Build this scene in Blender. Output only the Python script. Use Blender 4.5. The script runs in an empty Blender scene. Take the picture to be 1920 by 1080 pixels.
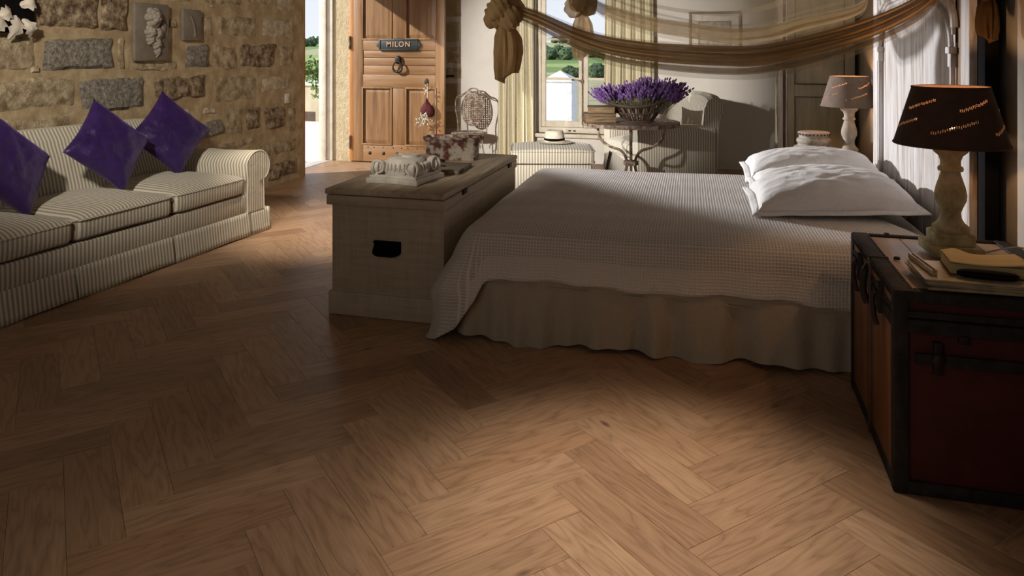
import bpy, bmesh, math, random
from mathutils import Vector, Matrix, noise
random.seed(7)
S = bpy.context.scene
C = S.collection
PI = math.pi
R = math.radians

# ------------------------------------------------------------------ camera
cam_d = bpy.data.cameras.new('camera'); cam = bpy.data.objects.new('camera', cam_d); C.objects.link(cam)
cam.location = (0, 0, 1.4)
cam.rotation_euler = (R(90), 0, R(15.18))
cam_d.sensor_width = 36; cam_d.lens = 26.25; cam_d.shift_y = -452/1920
cam_d.clip_start = 0.05; cam_d.clip_end = 3000
S.camera = cam

# ------------------------------------------------------------------ world, sun, lights, exposure
S.view_settings.view_transform = 'Standard'; S.view_settings.look = 'None'
S.view_settings.gamma = 1; S.view_settings.use_curve_mapping = False
S.view_settings.exposure = 0.0
W = bpy.data.worlds.new('sky'); S.world = W; W.use_nodes = True
wn = W.node_tree.nodes; wl = W.node_tree.links
bg = wn['Background']
tc = wn.new('ShaderNodeTexCoord'); sep = wn.new('ShaderNodeSeparateXYZ'); ramp = wn.new('ShaderNodeValToRGB')
wl.new(tc.outputs['Generated'], sep.inputs[0]); wl.new(sep.outputs['Z'], ramp.inputs[0])
ramp.color_ramp.elements[0].position = 0.0; ramp.color_ramp.elements[0].color = (0.90, 0.94, 1.0, 1)
ramp.color_ramp.elements[1].position = 0.6; ramp.color_ramp.elements[1].color = (0.36, 0.55, 0.95, 1)
wl.new(ramp.outputs[0], bg.inputs[0]); bg.inputs[1].default_value = 1.0

def light(name, typ, loc, energy, color=(1, 1, 1), target=None, **kw):
    d = bpy.data.lights.new(name, typ); o = bpy.data.objects.new(name, d); C.objects.link(o)
    o.location = loc; d.energy = energy; d.color = color
    for k, v in kw.items(): setattr(d, k, v)
    if target is not None:
        o.rotation_euler = (Vector(target) - Vector(loc)).to_track_quat('-Z', 'Y').to_euler()
    return o
# daylight outdoors; it also falls through the open door onto the door leaf
light('sun', 'SUN', (-20, 5, 12), 6.5, (1, 0.95, 0.86), target=(-20+8.0, 5+5.0, 12-5.2), angle=R(1))
# added spots without fittings, standing in for the room's unseen light sources
SPOT = [
 ('spot_canopy', (-2.6, 1.5, 1.35), 95, (1.0, 0.9, 0.75), (-0.62, 3.6, 1.50), 26, 1.0, 0.1),
 ('spot_doorway', (-4.45, 7.55, 1.88), 1750, (0.98, 0.97, 1.0), (0.75, 4.85, 0.82), 27, 0.5, 0.06),
 ('spot_doorway_side', (-4.45, 7.85, 1.45), 520, (1.0, 0.97, 0.93), (-0.6, 7.55, 0.62), 24, 0.6, 0.06),
 ('spot_chest', (-2.5, 1.2, 2.7), 280, (1.0, 0.92, 0.8), (-1.62, 4.15, 0.75), 16, 1.0, 0.1),
 ('spot_back_wall', (-2.95, 1.2, 2.15), 2300, (1.0, 0.94, 0.86), (-1.5, 8.9, 1.0), 31, 0.7, 0.05),
 ('spot_stone_wall', (-2.3, 0.9, 2.6), 540, (1.0, 0.91, 0.77), (-4.2, 5.2, 0.95), 50, 1.0, 0.12),
 ('spot_floor', (-0.12, 2.8, 2.95), 320, (1.0, 0.87, 0.72), (-0.17, 2.20, 0), 37, 1.0, 0.15),
 ('spot_floor_side', (-0.95, 1.9, 2.95), 54, (1.0, 0.87, 0.73), (-0.85, 1.75, 0), 48, 1.0, 0.2),
 ('spot_entrance', (-2.9, 4.3, 2.9), 420, (1.0, 0.88, 0.73), (-2.72, 5.35, 0), 46, 1.0, 0.1),
]
for n, loc, e, col, tg, size, blend, rad in SPOT:
    light(n, 'SPOT', loc, e, col, tg, spot_size=R(size), spot_blend=blend, shadow_soft_size=rad)
# added soft fill lamp behind the camera; the wall there has no window
light('fill_area', 'AREA', (-1.6, -1.4, 1.9), 12.5, (1.0, 0.93, 0.85), target=(-1.4, 4, 1.0), shape='RECTANGLE', size=2.2, size_y=1.3)

# ------------------------------------------------------------------ helpers
class MB:
    def __init__(s): s.v = []; s.f = []; s.uv = None
    def add(s, v, f, M=None):
        o = len(s.v)
        for p in v:
            p = Vector(p)
            s.v.append(M @ p if M else p)
        s.f += [tuple(i+o for i in q) for q in f]
        return s
    def box(s, x0, x1, y0, y1, z0, z1, M=None):
        return s.add([(x0,y0,z0),(x1,y0,z0),(x1,y1,z0),(x0,y1,z0),(x0,y0,z1),(x1,y0,z1),(x1,y1,z1),(x0,y1,z1)],
            [(3,2,1,0),(4,5,6,7),(0,1,5,4),(1,2,6,5),(2,3,7,6),(3,0,4,7)], M)
    def grid(s, fn, nu, nv, cu=False, cv=False, M=None):
        vs = []; fs = []
        mu = nu if cu else nu+1; mv = nv if cv else nv+1
        for i in range(mu):
            for j in range(mv): vs.append(fn(i/nu, j/nv))
        for i in range(nu):
            for j in range(nv):
                a = i*mv+j; b = ((i+1) % mu)*mv+j; c = ((i+1) % mu)*mv+(j+1) % mv; d = i*mv+(j+1) % mv
                fs.append((a, b, c, d))
        return s.add(vs, fs, M)
    def lathe(s, prof, seg=32, M=None, sx=1, sy=1, ang=0):
        n = len(prof); vs = []; fs = []
        for i in range(seg):
            t = 2*PI*i/seg+ang
            for r, z in prof: vs.append((r*math.cos(t)*sx, r*math.sin(t)*sy, z))
        for i in range(seg):
            for j in range(n-1):
                a = i*n+j; b = ((i+1) % seg)*n+j
                fs.append((a, b, b+1, a+1))
        if prof[0][0] > 1e-4: fs.append(tuple(i*n for i in range(seg))[::-1])
        if prof[-1][0] > 1e-4: fs.append(tuple(i*n+n-1 for i in range(seg)))
        return s.add(vs, fs, M)
    def tube(s, pts, r, seg=8, closed=False, M=None):
        pts = [Vector(p) for p in pts]; n = len(pts); vs = []; fs = []
        up = None
        for i, p in enumerate(pts):
            a = pts[i-1] if (i > 0 or closed) else p
            b = pts[(i+1) % n] if (i < n-1 or closed) else p
            t = (b-a).normalized()
            if up is None:
                up = t.orthogonal().normalized()
            else:
                up = up - t*up.dot(t)
                up = up.normalized() if up.length > 1e-6 else t.orthogonal().normalized()
            w = t.cross(up)
            rr = r[i] if isinstance(r, (list, tuple)) else r
            for k in range(seg):
                q = 2*PI*k/seg
                vs.append(p+up*(rr*math.cos(q))+w*(rr*math.sin(q)))
        m = n if closed else n-1
        for i in range(m):
            for k in range(seg):
                a = i*seg+k; b = i*seg+(k+1) % seg; c = ((i+1) % n)*seg+(k+1) % seg; d = ((i+1) % n)*seg+k
                fs.append((a, b, c, d))
        if not closed:
            fs.append(tuple(range(seg))[::-1]); fs.append(tuple(range((n-1)*seg, n*seg)))
        return s.add(vs, fs, M)
    def prism(s, poly, y0, y1, M=None):       # poly in x,z extruded along y
        n = len(poly)
        vs = [(x, y0, z) for x, z in poly]+[(x, y1, z) for x, z in poly]
        fs = [tuple(range(n)), tuple(range(2*n-1, n-1, -1))]
        for i in range(n): j = (i+1) % n; fs.append((i, i+n, j+n, j))
        return s.add(vs, fs, M)
    def ball(s, c, r, nu=12, nv=8, M=None):
        rx, ry, rz = r if isinstance(r, (tuple, list)) else (r, r, r)
        return s.lathe([(max(math.sin(PI*j/nv), 0)*1.0, -math.cos(PI*j/nv)) for j in range(nv+1)], nu,
            (M or Matrix())@Matrix.Translation(c)@Matrix.Diagonal((rx, ry, rz, 1)))
    def superq(s, c, r, e1=0.4, e2=0.4, nu=40, nv=20, fn=None, M=None):
        def pw(x, e): return math.copysign(abs(x)**e, x)
        def g(u, v):
            a = -PI+2*PI*u; b = -PI/2+PI*v
            p = Vector((r[0]*pw(math.cos(b), e1)*pw(math.cos(a), e2), r[1]*pw(math.cos(b), e1)*pw(math.sin(a), e2), r[2]*pw(math.sin(b), e1)))
            if fn: p = fn(p)
            return p+Vector(c)
        return s.grid(g, nu, nv, cu=True, M=M)
    def mesh(s, name, bevel=0, seg=2, smooth=True, ang=40, merge=False):
        me = bpy.data.meshes.new(name)
        me.from_pydata([tuple(p) for p in s.v], [], s.f)
        bm = bmesh.new(); bm.from_mesh(me)
        if merge: bmesh.ops.remove_doubles(bm, verts=bm.verts, dist=1e-5)
        if bevel: bmesh.ops.bevel(bm, geom=[e for e in bm.edges if len(e.link_faces) == 2 and e.calc_face_angle(0) > 0.5], offset=bevel, segments=seg, affect='EDGES', profile=0.5, clamp_overlap=True)
        bmesh.ops.recalc_face_normals(bm, faces=bm.faces)
        for f in bm.faces: f.smooth = smooth
        for e in bm.edges:
            if len(e.link_faces) == 2 and e.calc_face_angle(0) > R(ang): e.smooth = False
        bm.to_mesh(me); bm.free()
        return me
    def build(s, name, mat, parent=None, **kw):
        me = s.mesh(name, **kw)
        me.materials.append(mat)
        o = bpy.data.objects.new(name, me); C.objects.link(o); o.parent = parent
        return o

def tag(o, label=None, cat=None, group=None, kind=None):
    if label: o['label'] = label
    if cat: o['category'] = cat
    if group: o['group'] = group
    if kind: o['kind'] = kind
    return o
def thing(name, label, cat, loc=(0, 0, 0), rz=0, group=None):
    o = bpy.data.objects.new(name, None); C.objects.link(o); o.location = loc; o.rotation_euler.z = rz
    o.empty_display_size = 0.1
    return tag(o, label, cat, group)
def copy_tree(o, parent=None):
    c = o.copy(); C.objects.link(c); c.parent = parent
    for ch in o.children: copy_tree(ch, c)
    return c
T = Matrix.Translation
def RX(a): return Matrix.Rotation(a, 4, 'X')
def RY(a): return Matrix.Rotation(a, 4, 'Y')
def RZ(a): return Matrix.Rotation(a, 4, 'Z')
def lerp(a, b, t): return a+(b-a)*t
def interp(pts, x):
    if x <= pts[0][0]: return pts[0][1]
    for (a, b), (c, d) in zip(pts, pts[1:]):
        if x <= c:
            t = (x-a)/(c-a); return b+(d-b)*t
    return pts[-1][1]
def spline(pts, n):                              # Catmull-Rom through points
    P = [Vector(p) for p in pts]; P = [2*P[0]-P[1]]+P+[2*P[-1]-P[-2]]
    out = []; m = len(P)-3
    for k in range(n+1):
        t = k/n*m; i = min(int(t), m-1); t -= i
        a, b, c, d = P[i:i+4]
        out.append(0.5*((2*b)+(c-a)*t+(2*a-5*b+4*c-d)*t*t+(3*b-a-3*c+d)*t*t*t))
    return out

# ------------------------------------------------------------------ materials
class N:
    def __init__(s, name, rough=0.6, **kw):
        s.m = bpy.data.materials.new(name); s.m.use_nodes = True
        s.t = s.m.node_tree; s.n = s.t.nodes; s.b = s.n['Principled BSDF']
        s.b.inputs['Roughness'].default_value = rough
        for k, v in kw.items(): s.b.inputs[k].default_value = v
    def new(s, t, **kw):
        n = s.n.new(t)
        for k, v in kw.items():
            if k.startswith('i_'):
                key = k[2:]; key = int(key) if key.isdigit() else key
                n.inputs[key].default_value = v
            else: setattr(n, k, v)
        return n
    def L(s, a, b): s.t.links.new(a, b); return s
    def coord(s, kind='Object', scale=(1, 1, 1), rot=(0, 0, 0)):
        t = s.new('ShaderNodeTexCoord'); m = s.new('ShaderNodeMapping')
        m.inputs['Scale'].default_value = scale; m.inputs['Rotation'].default_value = rot
        s.L(t.outputs[kind], m.inputs[0]); return m.outputs[0]
    def noise(s, vec, scale, detail=6, rough=0.6, dist=0):
        n = s.new('ShaderNodeTexNoise'); n.inputs['Scale'].default_value = scale; n.inputs['Detail'].default_value = detail
        n.inputs['Roughness'].default_value = rough; n.inputs['Distortion'].default_value = dist
        if vec is not None: s.L(vec, n.inputs['Vector'])
        return n.outputs['Fac']
    def ramp(s, fac, stops, interp='LINEAR'):
        r = s.new('ShaderNodeValToRGB'); e = r.color_ramp.elements; r.color_ramp.interpolation = interp
        while len(e) < len(stops): e.new(0.5)
        for i, (p, c) in enumerate(stops):
            e[i].position = p; e[i].color = (*c, 1) if len(c) == 3 else c
        s.L(fac, r.inputs[0]); return r.outputs[0]
    def math(s, op, a, b=None):
        m = s.new('ShaderNodeMath', operation=op)
        for k, x in enumerate((a, b)):
            if x is None: continue
            if isinstance(x, (int, float)): m.inputs[k].default_value = x
            else: s.L(x, m.inputs[k])
        return m.outputs[0]
    def mix(s, fac, a, b, mode='MIX'):
        m = s.new('ShaderNodeMix', data_type='RGBA', blend_type=mode)
        for sk, x in ((0, fac), (6, a), (7, b)):
            if isinstance(x, (int, float)): m.inputs[sk].default_value = x
            elif isinstance(x, tuple): m.inputs[sk].default_value = (*x, 1)
            else: s.L(x, m.inputs[sk])
        return m.outputs[2]
    def color(s, c):
        if isinstance(c, tuple): s.b.inputs['Base Color'].default_value = (*c, 1)
        else: s.L(c, s.b.inputs['Base Color'])
        return s
    def bump(s, h, strength=0.4, dist=0.01):
        b = s.new('ShaderNodeBump'); b.inputs['Strength'].default_value = strength; b.inputs['Distance'].default_value = dist
        s.L(h, b.inputs['Height']); s.L(b.outputs[0], s.b.inputs['Normal']); return s

def mat_mottled(name, stops, scale=6, rough=0.8, bscale=40, bstr=0.4, bdist=0.01, kind='Object', detail=8, sc=(1, 1, 1), **kw):
    m = N(name, rough, **kw); c = m.coord(kind, sc)
    m.color(m.ramp(m.noise(c, scale, detail, 0.65), stops)); m.bump(m.noise(c, bscale, 6, 0.7), bstr, bdist)
    return m.m
def mat_wood(name, stops, axis=2, scale=1.0, rough=0.55, bstr=0.25, **kw):
    m = N(name, rough, **kw); sc = [14*scale]*3; sc[axis] = 1.1*scale
    c = m.coord('Object', tuple(sc)); 
    g = m.noise(c, 1.6, 8, 0.62, 0.6); m.color(m.ramp(g, stops)); m.bump(m.noise(c, 5, 5, 0.6), bstr, 0.004)
    return m.m
def mat_plain(name, col, rough=0.6, **kw):
    m = N(name, rough, **kw); c = m.coord()
    v = m.noise(c, 18, 5, 0.6); d = tuple(x*0.78 for x in col); u = tuple(min(x*1.15, 1) for x in col)
    m.color(m.ramp(v, [(0.3, d), (0.7, u)])); return m.m

def mat_stripe(name, axis, rough=0.85):
    m = N(name, rough); c = m.coord()
    sp = m.new('ShaderNodeSeparateXYZ'); m.L(c, sp.inputs[0]); x = sp.outputs[axis]
    nz = m.noise(c, 3, 3, 0.5); x = m.math('ADD', x, m.math('MULTIPLY', m.math('SUBTRACT', nz, 0.5), 0.012))
    s = m.math('SINE', m.math('MULTIPLY', x, 2*PI/0.026))
    col = m.ramp(m.math('ADD', m.math('MULTIPLY', s, 0.5), 0.5), [(0.35, (0.34, 0.30, 0.225)), (0.62, (0.66, 0.62, 0.53))])
    m.color(col); m.b.inputs['Sheen Weight'].default_value = 0.15
    m.bump(m.noise(c, 9, 4, 0.6, 0.8), 0.35, 0.02)
    return m.m
M = {}
M['stripe_x'] = mat_stripe('striped_ticking_x', 0)
M['stripe_y'] = mat_stripe('striped_ticking_y', 1)
# oak
m = N('oak_plank', 0.38); uvn = m.new('ShaderNodeTexCoord'); oi = m.new('ShaderNodeObjectInfo'); ge = m.new('ShaderNodeNewGeometry')
rnd = m.math('FRACT', m.math('ADD', oi.outputs['Random'], m.math('MULTIPLY', ge.outputs['Random Per Island'], 7.31)))
cmb = m.new('ShaderNodeCombineXYZ'); m.L(m.math('MULTIPLY', rnd, 37.0), cmb.inputs[0]); m.L(m.math('MULTIPLY', rnd, 91.0), cmb.inputs[1])
va = m.new('ShaderNodeVectorMath', operation='ADD'); m.L(uvn.outputs['UV'], va.inputs[0]); m.L(cmb.outputs[0], va.inputs[1])
mp = m.new('ShaderNodeMapping'); mp.inputs['Scale'].default_value = (1.6, 11, 1); m.L(va.outputs[0], mp.inputs[0])
warp = m.noise(mp.outputs[0], 0.9, 3, 0.5)
rings = m.math('FRACT', m.math('MULTIPLY', warp, 9.0))
ringc = m.math('ABSOLUTE', m.math('SUBTRACT', rings, 0.5))
mp2 = m.new('ShaderNodeMapping'); mp2.inputs['Scale'].default_value = (6, 190, 1); m.L(va.outputs[0], mp2.inputs[0])
fine = m.noise(mp2.outputs[0], 1.0, 6, 0.7)
mpk = m.new('ShaderNodeMapping'); mpk.inputs['Scale'].default_value = (2.2, 5.0, 1); m.L(va.outputs[0], mpk.inputs[0])
vor = m.new('ShaderNodeTexVoronoi'); vor.inputs['Scale'].default_value = 0.9; m.L(mpk.outputs[0], vor.inputs['Vector'])
knot = m.ramp(vor.outputs['Distance'], [(0.0, (0.25, 0.2, 0.2)), (0.035, (0.55, 0.5, 0.5)), (0.07, (1, 1, 1))])
base = m.ramp(rnd, [(0.0, (0.33, 0.20, 0.115)), (0.35, (0.41, 0.26, 0.158)), (0.7, (0.47, 0.305, 0.19)), (1.0, (0.40, 0.24, 0.138))])
grain = m.ramp(ringc, [(0.0, (0.62, 0.55, 0.5)), (0.12, (0.85, 0.82, 0.8)), (0.5, (1.06, 1.05, 1.04))])
c1 = m.mix(0.75, base, grain, 'MULTIPLY')
c2 = m.mix(0.7, c1, m.ramp(fine, [(0.3, (0.72, 0.68, 0.65)), (0.6, (1.05, 1.05, 1.05))]), 'MULTIPLY')
m.color(m.mix(1.0, c2, knot, 'MULTIPLY')); m.bump(fine, 0.12, 0.002)
m.L(m.math('ADD', m.math('MULTIPLY', fine, 0.2), 0.32), m.b.inputs['Roughness'])
M['oak'] = m.m
M['subfloor'] = mat_plain('dark_joint', (0.10, 0.06, 0.035), 0.9)
M['mortar'] = mat_mottled('lime_mortar', [(0.32, (0.30, 0.215, 0.12)), (0.5, (0.43, 0.325, 0.19)), (0.66, (0.56, 0.45, 0.29))], 7, 0.95, 28, 0.5, 0.015)
M['stone_tan'] = mat_mottled('tan_limestone', [(0.36, (0.26, 0.18, 0.10)), (0.5, (0.48, 0.375, 0.235)), (0.64, (0.72, 0.60, 0.42))], 11, 0.95, 34, 1.0, 0.03)
M['stone_grey'] = mat_mottled('grey_pitted_stone', [(0.32, (0.13, 0.112, 0.09)), (0.5, (0.36, 0.32, 0.265)), (0.68, (0.62, 0.57, 0.48))], 34, 0.95, 46, 1.0, 0.05)
M['stone_light'] = mat_mottled('pale_limestone', [(0.36, (0.36, 0.28, 0.18)), (0.5, (0.56, 0.46, 0.32)), (0.64, (0.76, 0.67, 0.52))], 16, 0.95, 40, 0.9, 0.02)
M['stone_brown'] = mat_mottled('brown_sandstone', [(0.37, (0.12, 0.075, 0.045)), (0.5, (0.36, 0.255, 0.155)), (0.63, (0.66, 0.53, 0.37))], 17, 0.95, 30, 1.0, 0.05)
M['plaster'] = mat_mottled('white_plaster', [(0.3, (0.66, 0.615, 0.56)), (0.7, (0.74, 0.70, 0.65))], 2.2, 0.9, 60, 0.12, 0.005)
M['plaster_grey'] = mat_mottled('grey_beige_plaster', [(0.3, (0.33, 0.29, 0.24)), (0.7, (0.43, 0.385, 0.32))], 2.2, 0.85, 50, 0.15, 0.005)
M['jamb'] = mat_mottled('rough_cast_jamb', [(0.3, (0.46, 0.36, 0.21)), (0.7, (0.62, 0.52, 0.34))], 9, 0.95, 26, 0.9, 0.025)
M['ceiling'] = mat_plain('ceiling_wash', (0.42, 0.37, 0.31), 0.95)
M['door_wood'] = mat_wood('walnut_door', [(0.25, (0.12, 0.054, 0.019)), (0.5, (0.25, 0.128, 0.050)), (0.75, (0.33, 0.19, 0.085))], 2, 0.8, 0.5)
M['door_wood_h'] = mat_wood('walnut_door_across', [(0.25, (0.12, 0.054, 0.019)), (0.5, (0.25, 0.128, 0.050)), (0.75, (0.33, 0.19, 0.085))], 0, 0.8, 0.5)
M['door_orange'] = mat_wood('orange_pine', [(0.3, (0.36, 0.13, 0.03)), (0.7, (0.52, 0.23, 0.065))], 2, 0.8, 0.5)
M['iron'] = mat_plain('dark_iron', (0.035, 0.028, 0.025), 0.55, Metallic=0.6)
M['rust'] = mat_mottled('rusty_painted_iron', [(0.35, (0.09, 0.045, 0.028)), (0.5, (0.24, 0.17, 0.125)), (0.65, (0.50, 0.44, 0.37))], 22, 0.75, 60, 0.5, 0.004)
M['black'] = mat_plain('black_paint', (0.005, 0.0045, 0.0045), 0.9, **{'Specular IOR Level': 0.1})
M['sign'] = mat_plain('sign_plate', (0.022, 0.028, 0.026), 0.5)
M['sign_text'] = mat_plain('sign_letters', (0.50, 0.32, 0.22), 0.6)
M['white_plastic'] = mat_plain('white_plastic', (0.7, 0.68, 0.62), 0.4)
M['plaque'] = mat_mottled('grey_plaque', [(0.3, (0.15, 0.125, 0.10)), (0.7, (0.235, 0.20, 0.16))], 9, 0.85, 40, 0.2, 0.006)
M['plaque_flower'] = mat_plain('carved_plaster', (0.34, 0.295, 0.25), 0.8)
M['ornament'] = mat_plain('pale_ornament', (0.62, 0.56, 0.48), 0.7)
M['purple'] = None
m = N('purple_silk', 0.42); c = m.coord(); n1 = m.noise(c, 7, 5, 0.6, 1.2)
m.color(m.ramp(n1, [(0.3, (0.017, 0.005, 0.052)), (0.7, (0.036, 0.012, 0.105))])); m.bump(n1, 0.35, 0.03)
m.b.inputs['Sheen Weight'].default_value = 0.22; m.b.inputs['Sheen Tint'].default_value = (0.35, 0.22, 0.8, 1); M['purple'] = m.m
M['chest'] = None
m = N('washed_pine', 0.7); c = m.coord('Object', (2.0, 2.0, 22)); c2_ = m.coord('Object', (22, 22, 2))
a_ = m.noise(c, 2, 8, 0.65); b_ = m.noise(c2_, 2, 6, 0.6)
m.color(m.ramp(m.math('ADD', m.math('MULTIPLY', a_, 0.6), m.math('MULTIPLY', b_, 0.4)), [(0.3, (0.34, 0.275, 0.19)), (0.48, (0.44, 0.37, 0.27)), (0.66, (0.50, 0.43, 0.33))])); m.bump(a_, 0.25, 0.005)
M['chest'] = m.m
m = N('washed_pine_top', 0.62); c = m.coord('Object', (22, 1.6, 22)); a_ = m.noise(c, 1.4, 8, 0.65)
m.color(m.ramp(a_, [(0.3, (0.27, 0.205, 0.13)), (0.5, (0.42, 0.34, 0.235)), (0.7, (0.52, 0.44, 0.32))])); m.bump(a_, 0.25, 0.005); M['chest_top'] = m.m
M['capital'] = mat_mottled('cast_stone', [(0.3, (0.52, 0.475, 0.41)), (0.7, (0.76, 0.71, 0.63))], 14, 0.9, 60, 0.3, 0.004)
M['trough'] = mat_mottled('chipped_terracotta', [(0.40, (0.085, 0.022, 0.02)), (0.48, (0.20, 0.10, 0.08)), (0.53, (0.44, 0.38, 0.31)), (0.7, (0.52, 0.46, 0.38))], 13, 0.9, 50, 0.6, 0.008)
M['tile'] = mat_plain('slate_tile', (0.21, 0.17, 0.125), 0.75)
# linen and cottons
def mat_cloth(name, lo, hi, wrinkle=0.3, scale=5, **kw):
    m = N(name, 0.9, **kw); c = m.coord(); a = m.noise(c, scale, 4, 0.55, 0.7)
    m.color(m.ramp(m.noise(c, 60, 3, 0.6), [(0.3, lo), (0.7, hi)])); m.bump(a, wrinkle, 0.03); m.b.inputs['Sheen Weight'].default_value = 0.1
    return m.m
M['linen'] = mat_cloth('linen_skirt', (0.40, 0.34, 0.255), (0.44, 0.375, 0.285), 0.3, 7)
M['cotton'] = mat_cloth('white_cotton', (0.80, 0.78, 0.75), (0.86, 0.84, 0.82), 0.4, 6)
M['curtain'] = mat_cloth('cream_curtain', (0.58, 0.52, 0.36), (0.70, 0.64, 0.47), 0.15, 6)
M['mattress'] = mat_cloth('mattress_ticking', (0.45, 0.4, 0.33), (0.52, 0.47, 0.4), 0.2)
m = N('waffle_coverlet', 0.92); t_ = m.new('ShaderNodeTexCoord'); sp = m.new('ShaderNodeSeparateXYZ'); m.L(t_.outputs['UV'], sp.inputs[0])
k = 2*PI/0.0145
wx = m.math('ABSOLUTE', m.math('SINE', m.math('MULTIPLY', sp.outputs[0], k/2))); wy = m.math('ABSOLUTE', m.math('SINE', m.math('MULTIPLY', sp.outputs[1], k/2)))
waf = m.math('MAXIMUM', m.math('POWER', wx, 5.0), m.math('POWER', wy, 5.0))
hemn = m.new('ShaderNodeAttribute', attribute_name='hem'); hm = m.math('GREATER_THAN', hemn.outputs['Fac'], 0.5)
wafm = m.math('MAXIMUM', waf, hm)
# broad woven bands along the bed
ban = m.math('MULTIPLY', m.math('ADD', m.math('SINE', m.math('MULTIPLY', sp.outputs[1], 2*PI/0.30)), 1.0), 0.5)
cw = m.ramp(wafm, [(0.0, (0.50, 0.45, 0.40)), (0.7, (0.74, 0.695, 0.645))])
m.color(m.mix(0.25, cw, m.ramp(ban, [(0.2, (0.75, 0.75, 0.75)), (0.8, (1, 1, 1))]), 'MULTIPLY')); m.bump(waf, 0.7, 0.004); M['waffle'] = m.m
# trunk
M['trunk_wood'] = mat_wood('worn_trunk_wood', [(0.25, (0.09, 0.028, 0.011)), (0.5, (0.20, 0.080, 0.032)), (0.75, (0.29, 0.14, 0.062))], 2, 0.7, 0.5)
M['trunk_red'] = mat_mottled('oxblood_canvas', [(0.3, (0.045, 0.005, 0.004)), (0.7, (0.085, 0.010, 0.008))], 8, 0.75, 60, 0.2, 0.003)
M['trunk_top'] = mat_wood('trunk_top_board', [(0.25, (0.26, 0.17, 0.105)), (0.5, (0.42, 0.30, 0.20)), (0.75, (0.52, 0.40, 0.29))], 1, 0.8, 0.4)
M['trunk_edge'] = mat_mottled('blackened_edging', [(0.3, (0.012, 0.011, 0.010)), (0.7, (0.042, 0.038, 0.035))], 18, 0.7, 50, 0.4, 0.004, **{'Specular IOR Level': 0.2})
M['batten'] = mat_mottled('dark_batten', [(0.3, (0.05, 0.028, 0.016)), (0.7, (0.11, 0.065, 0.038))], 12, 0.5, 50, 0.3, 0.004)
M['lampstone'] = mat_mottled('weathered_baluster', [(0.3, (0.20, 0.165, 0.075)), (0.5, (0.40, 0.34, 0.18)), (0.72, (0.56, 0.50, 0.33))], 18, 0.85, 60, 0.5, 0.004)
M['lampstone_pale'] = mat_mottled('pale_baluster', [(0.3, (0.26, 0.215, 0.165)), (0.5, (0.45, 0.40, 0.33)), (0.72, (0.58, 0.53, 0.45))], 18, 0.85, 60, 0.5, 0.004)
M['shade'] = mat_plain('brown_linen_shade', (0.075, 0.040, 0.028), 0.9)
M['shade_pale'] = mat_plain('taupe_linen_shade', (0.21, 0.15, 0.115), 0.9)
m = N('bulb_glass', 0.3); m.b.inputs['Emission Color'].default_value = (1, 0.55, 0.25, 1); m.b.inputs['Emission Strength'].default_value = 14; M['bulb'] = m.m
M['pages'] = mat_wood('paper_pages', [(0.3, (0.42, 0.34, 0.17)), (0.7, (0.58, 0.49, 0.28))], 0, 3, 0.8)
M['old_pages'] = mat_wood('aged_pages', [(0.3, (0.07, 0.042, 0.02)), (0.5, (0.19, 0.125, 0.066)), (0.7, (0.31, 0.23, 0.135))], 0, 2, 0.9, 0.8)
M['leather'] = mat_plain('dark_leather', (0.10, 0.060, 0.038), 0.6)
M['paint_white'] = mat_mottled('chalky_white_paint', [(0.36, (0.34, 0.24, 0.17)), (0.45, (0.56, 0.51, 0.475)), (0.62, (0.72, 0.71, 0.71))], 2.2, 0.7, 20, 0.25, 0.004, sc=(9, 9, 0.8))
M['paint_cream'] = mat_mottled('old_cream_paint', [(0.25, (0.44, 0.36, 0.25)), (0.45, (0.62, 0.55, 0.43)), (0.7, (0.70, 0.64, 0.53))], 3, 0.7, 20, 0.25, 0.004, sc=(6, 6, 0.8))
M['paint_sage'] = mat_mottled('old_sage_paint', [(0.25, (0.22, 0.19, 0.125)), (0.45, (0.34, 0.32, 0.235)), (0.7, (0.41, 0.39, 0.30))], 3, 0.8, 20, 0.25, 0.004, sc=(7, 7, 0.9))
M['brown_stile'] = mat_wood('stripped_stile', [(0.25, (0.16, 0.085, 0.04)), (0.7, (0.34, 0.21, 0.115))], 2, 0.8)
M['window_paint'] = mat_mottled('window_paint', [(0.25, (0.50, 0.43, 0.32)), (0.5, (0.68, 0.61, 0.49)), (0.75, (0.75, 0.69, 0.57))], 6, 0.6, 30, 0.2, 0.003)
m = N('window_glass', 0.0); g1 = m.new('ShaderNodeBsdfTransparent'); g2 = m.new('ShaderNodeBsdfGlossy'); g2.inputs['Roughness'].default_value = 0.02
mx = m.new('ShaderNodeMixShader'); fr = m.new('ShaderNodeFresnel'); fr.inputs[0].default_value = 1.45
m.L(m.math('MULTIPLY', fr.outputs[0], 0.5), mx.inputs[0]); m.L(g1.outputs[0], mx.inputs[1]); m.L(g2.outputs[0], mx.inputs[2]); m.L(mx.outputs[0], m.n['Material Output'].inputs[0]); M['glass'] = m.m
def mat_tulle(name, col, alpha):
    m = N(name, 0.9); c = m.coord(); n_ = m.noise(c, 10, 4, 0.6)
    tr = m.new('ShaderNodeBsdfTransparent'); di = m.new('ShaderNodeBsdfDiffuse'); tl = m.new('ShaderNodeBsdfTranslucent')
    colr = m.ramp(n_, [(0.3, tuple(x*0.8 for x in col)), (0.7, col)])
    m.L(colr, di.inputs[0]); m.L(colr, tl.inputs[0])
    ms = m.new('ShaderNodeMixShader'); ms.inputs[0].default_value = 0.45; m.L(di.outputs[0], ms.inputs[1]); m.L(tl.outputs[0], ms.inputs[2])
    mo = m.new('ShaderNodeMixShader'); mo.inputs[0].default_value = alpha
    m.L(tr.outputs[0], mo.inputs[1]); m.L(ms.outputs[0], mo.inputs[2]); m.L(mo.outputs[0], m.n['Material Output'].inputs[0])
    return m.m
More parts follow.
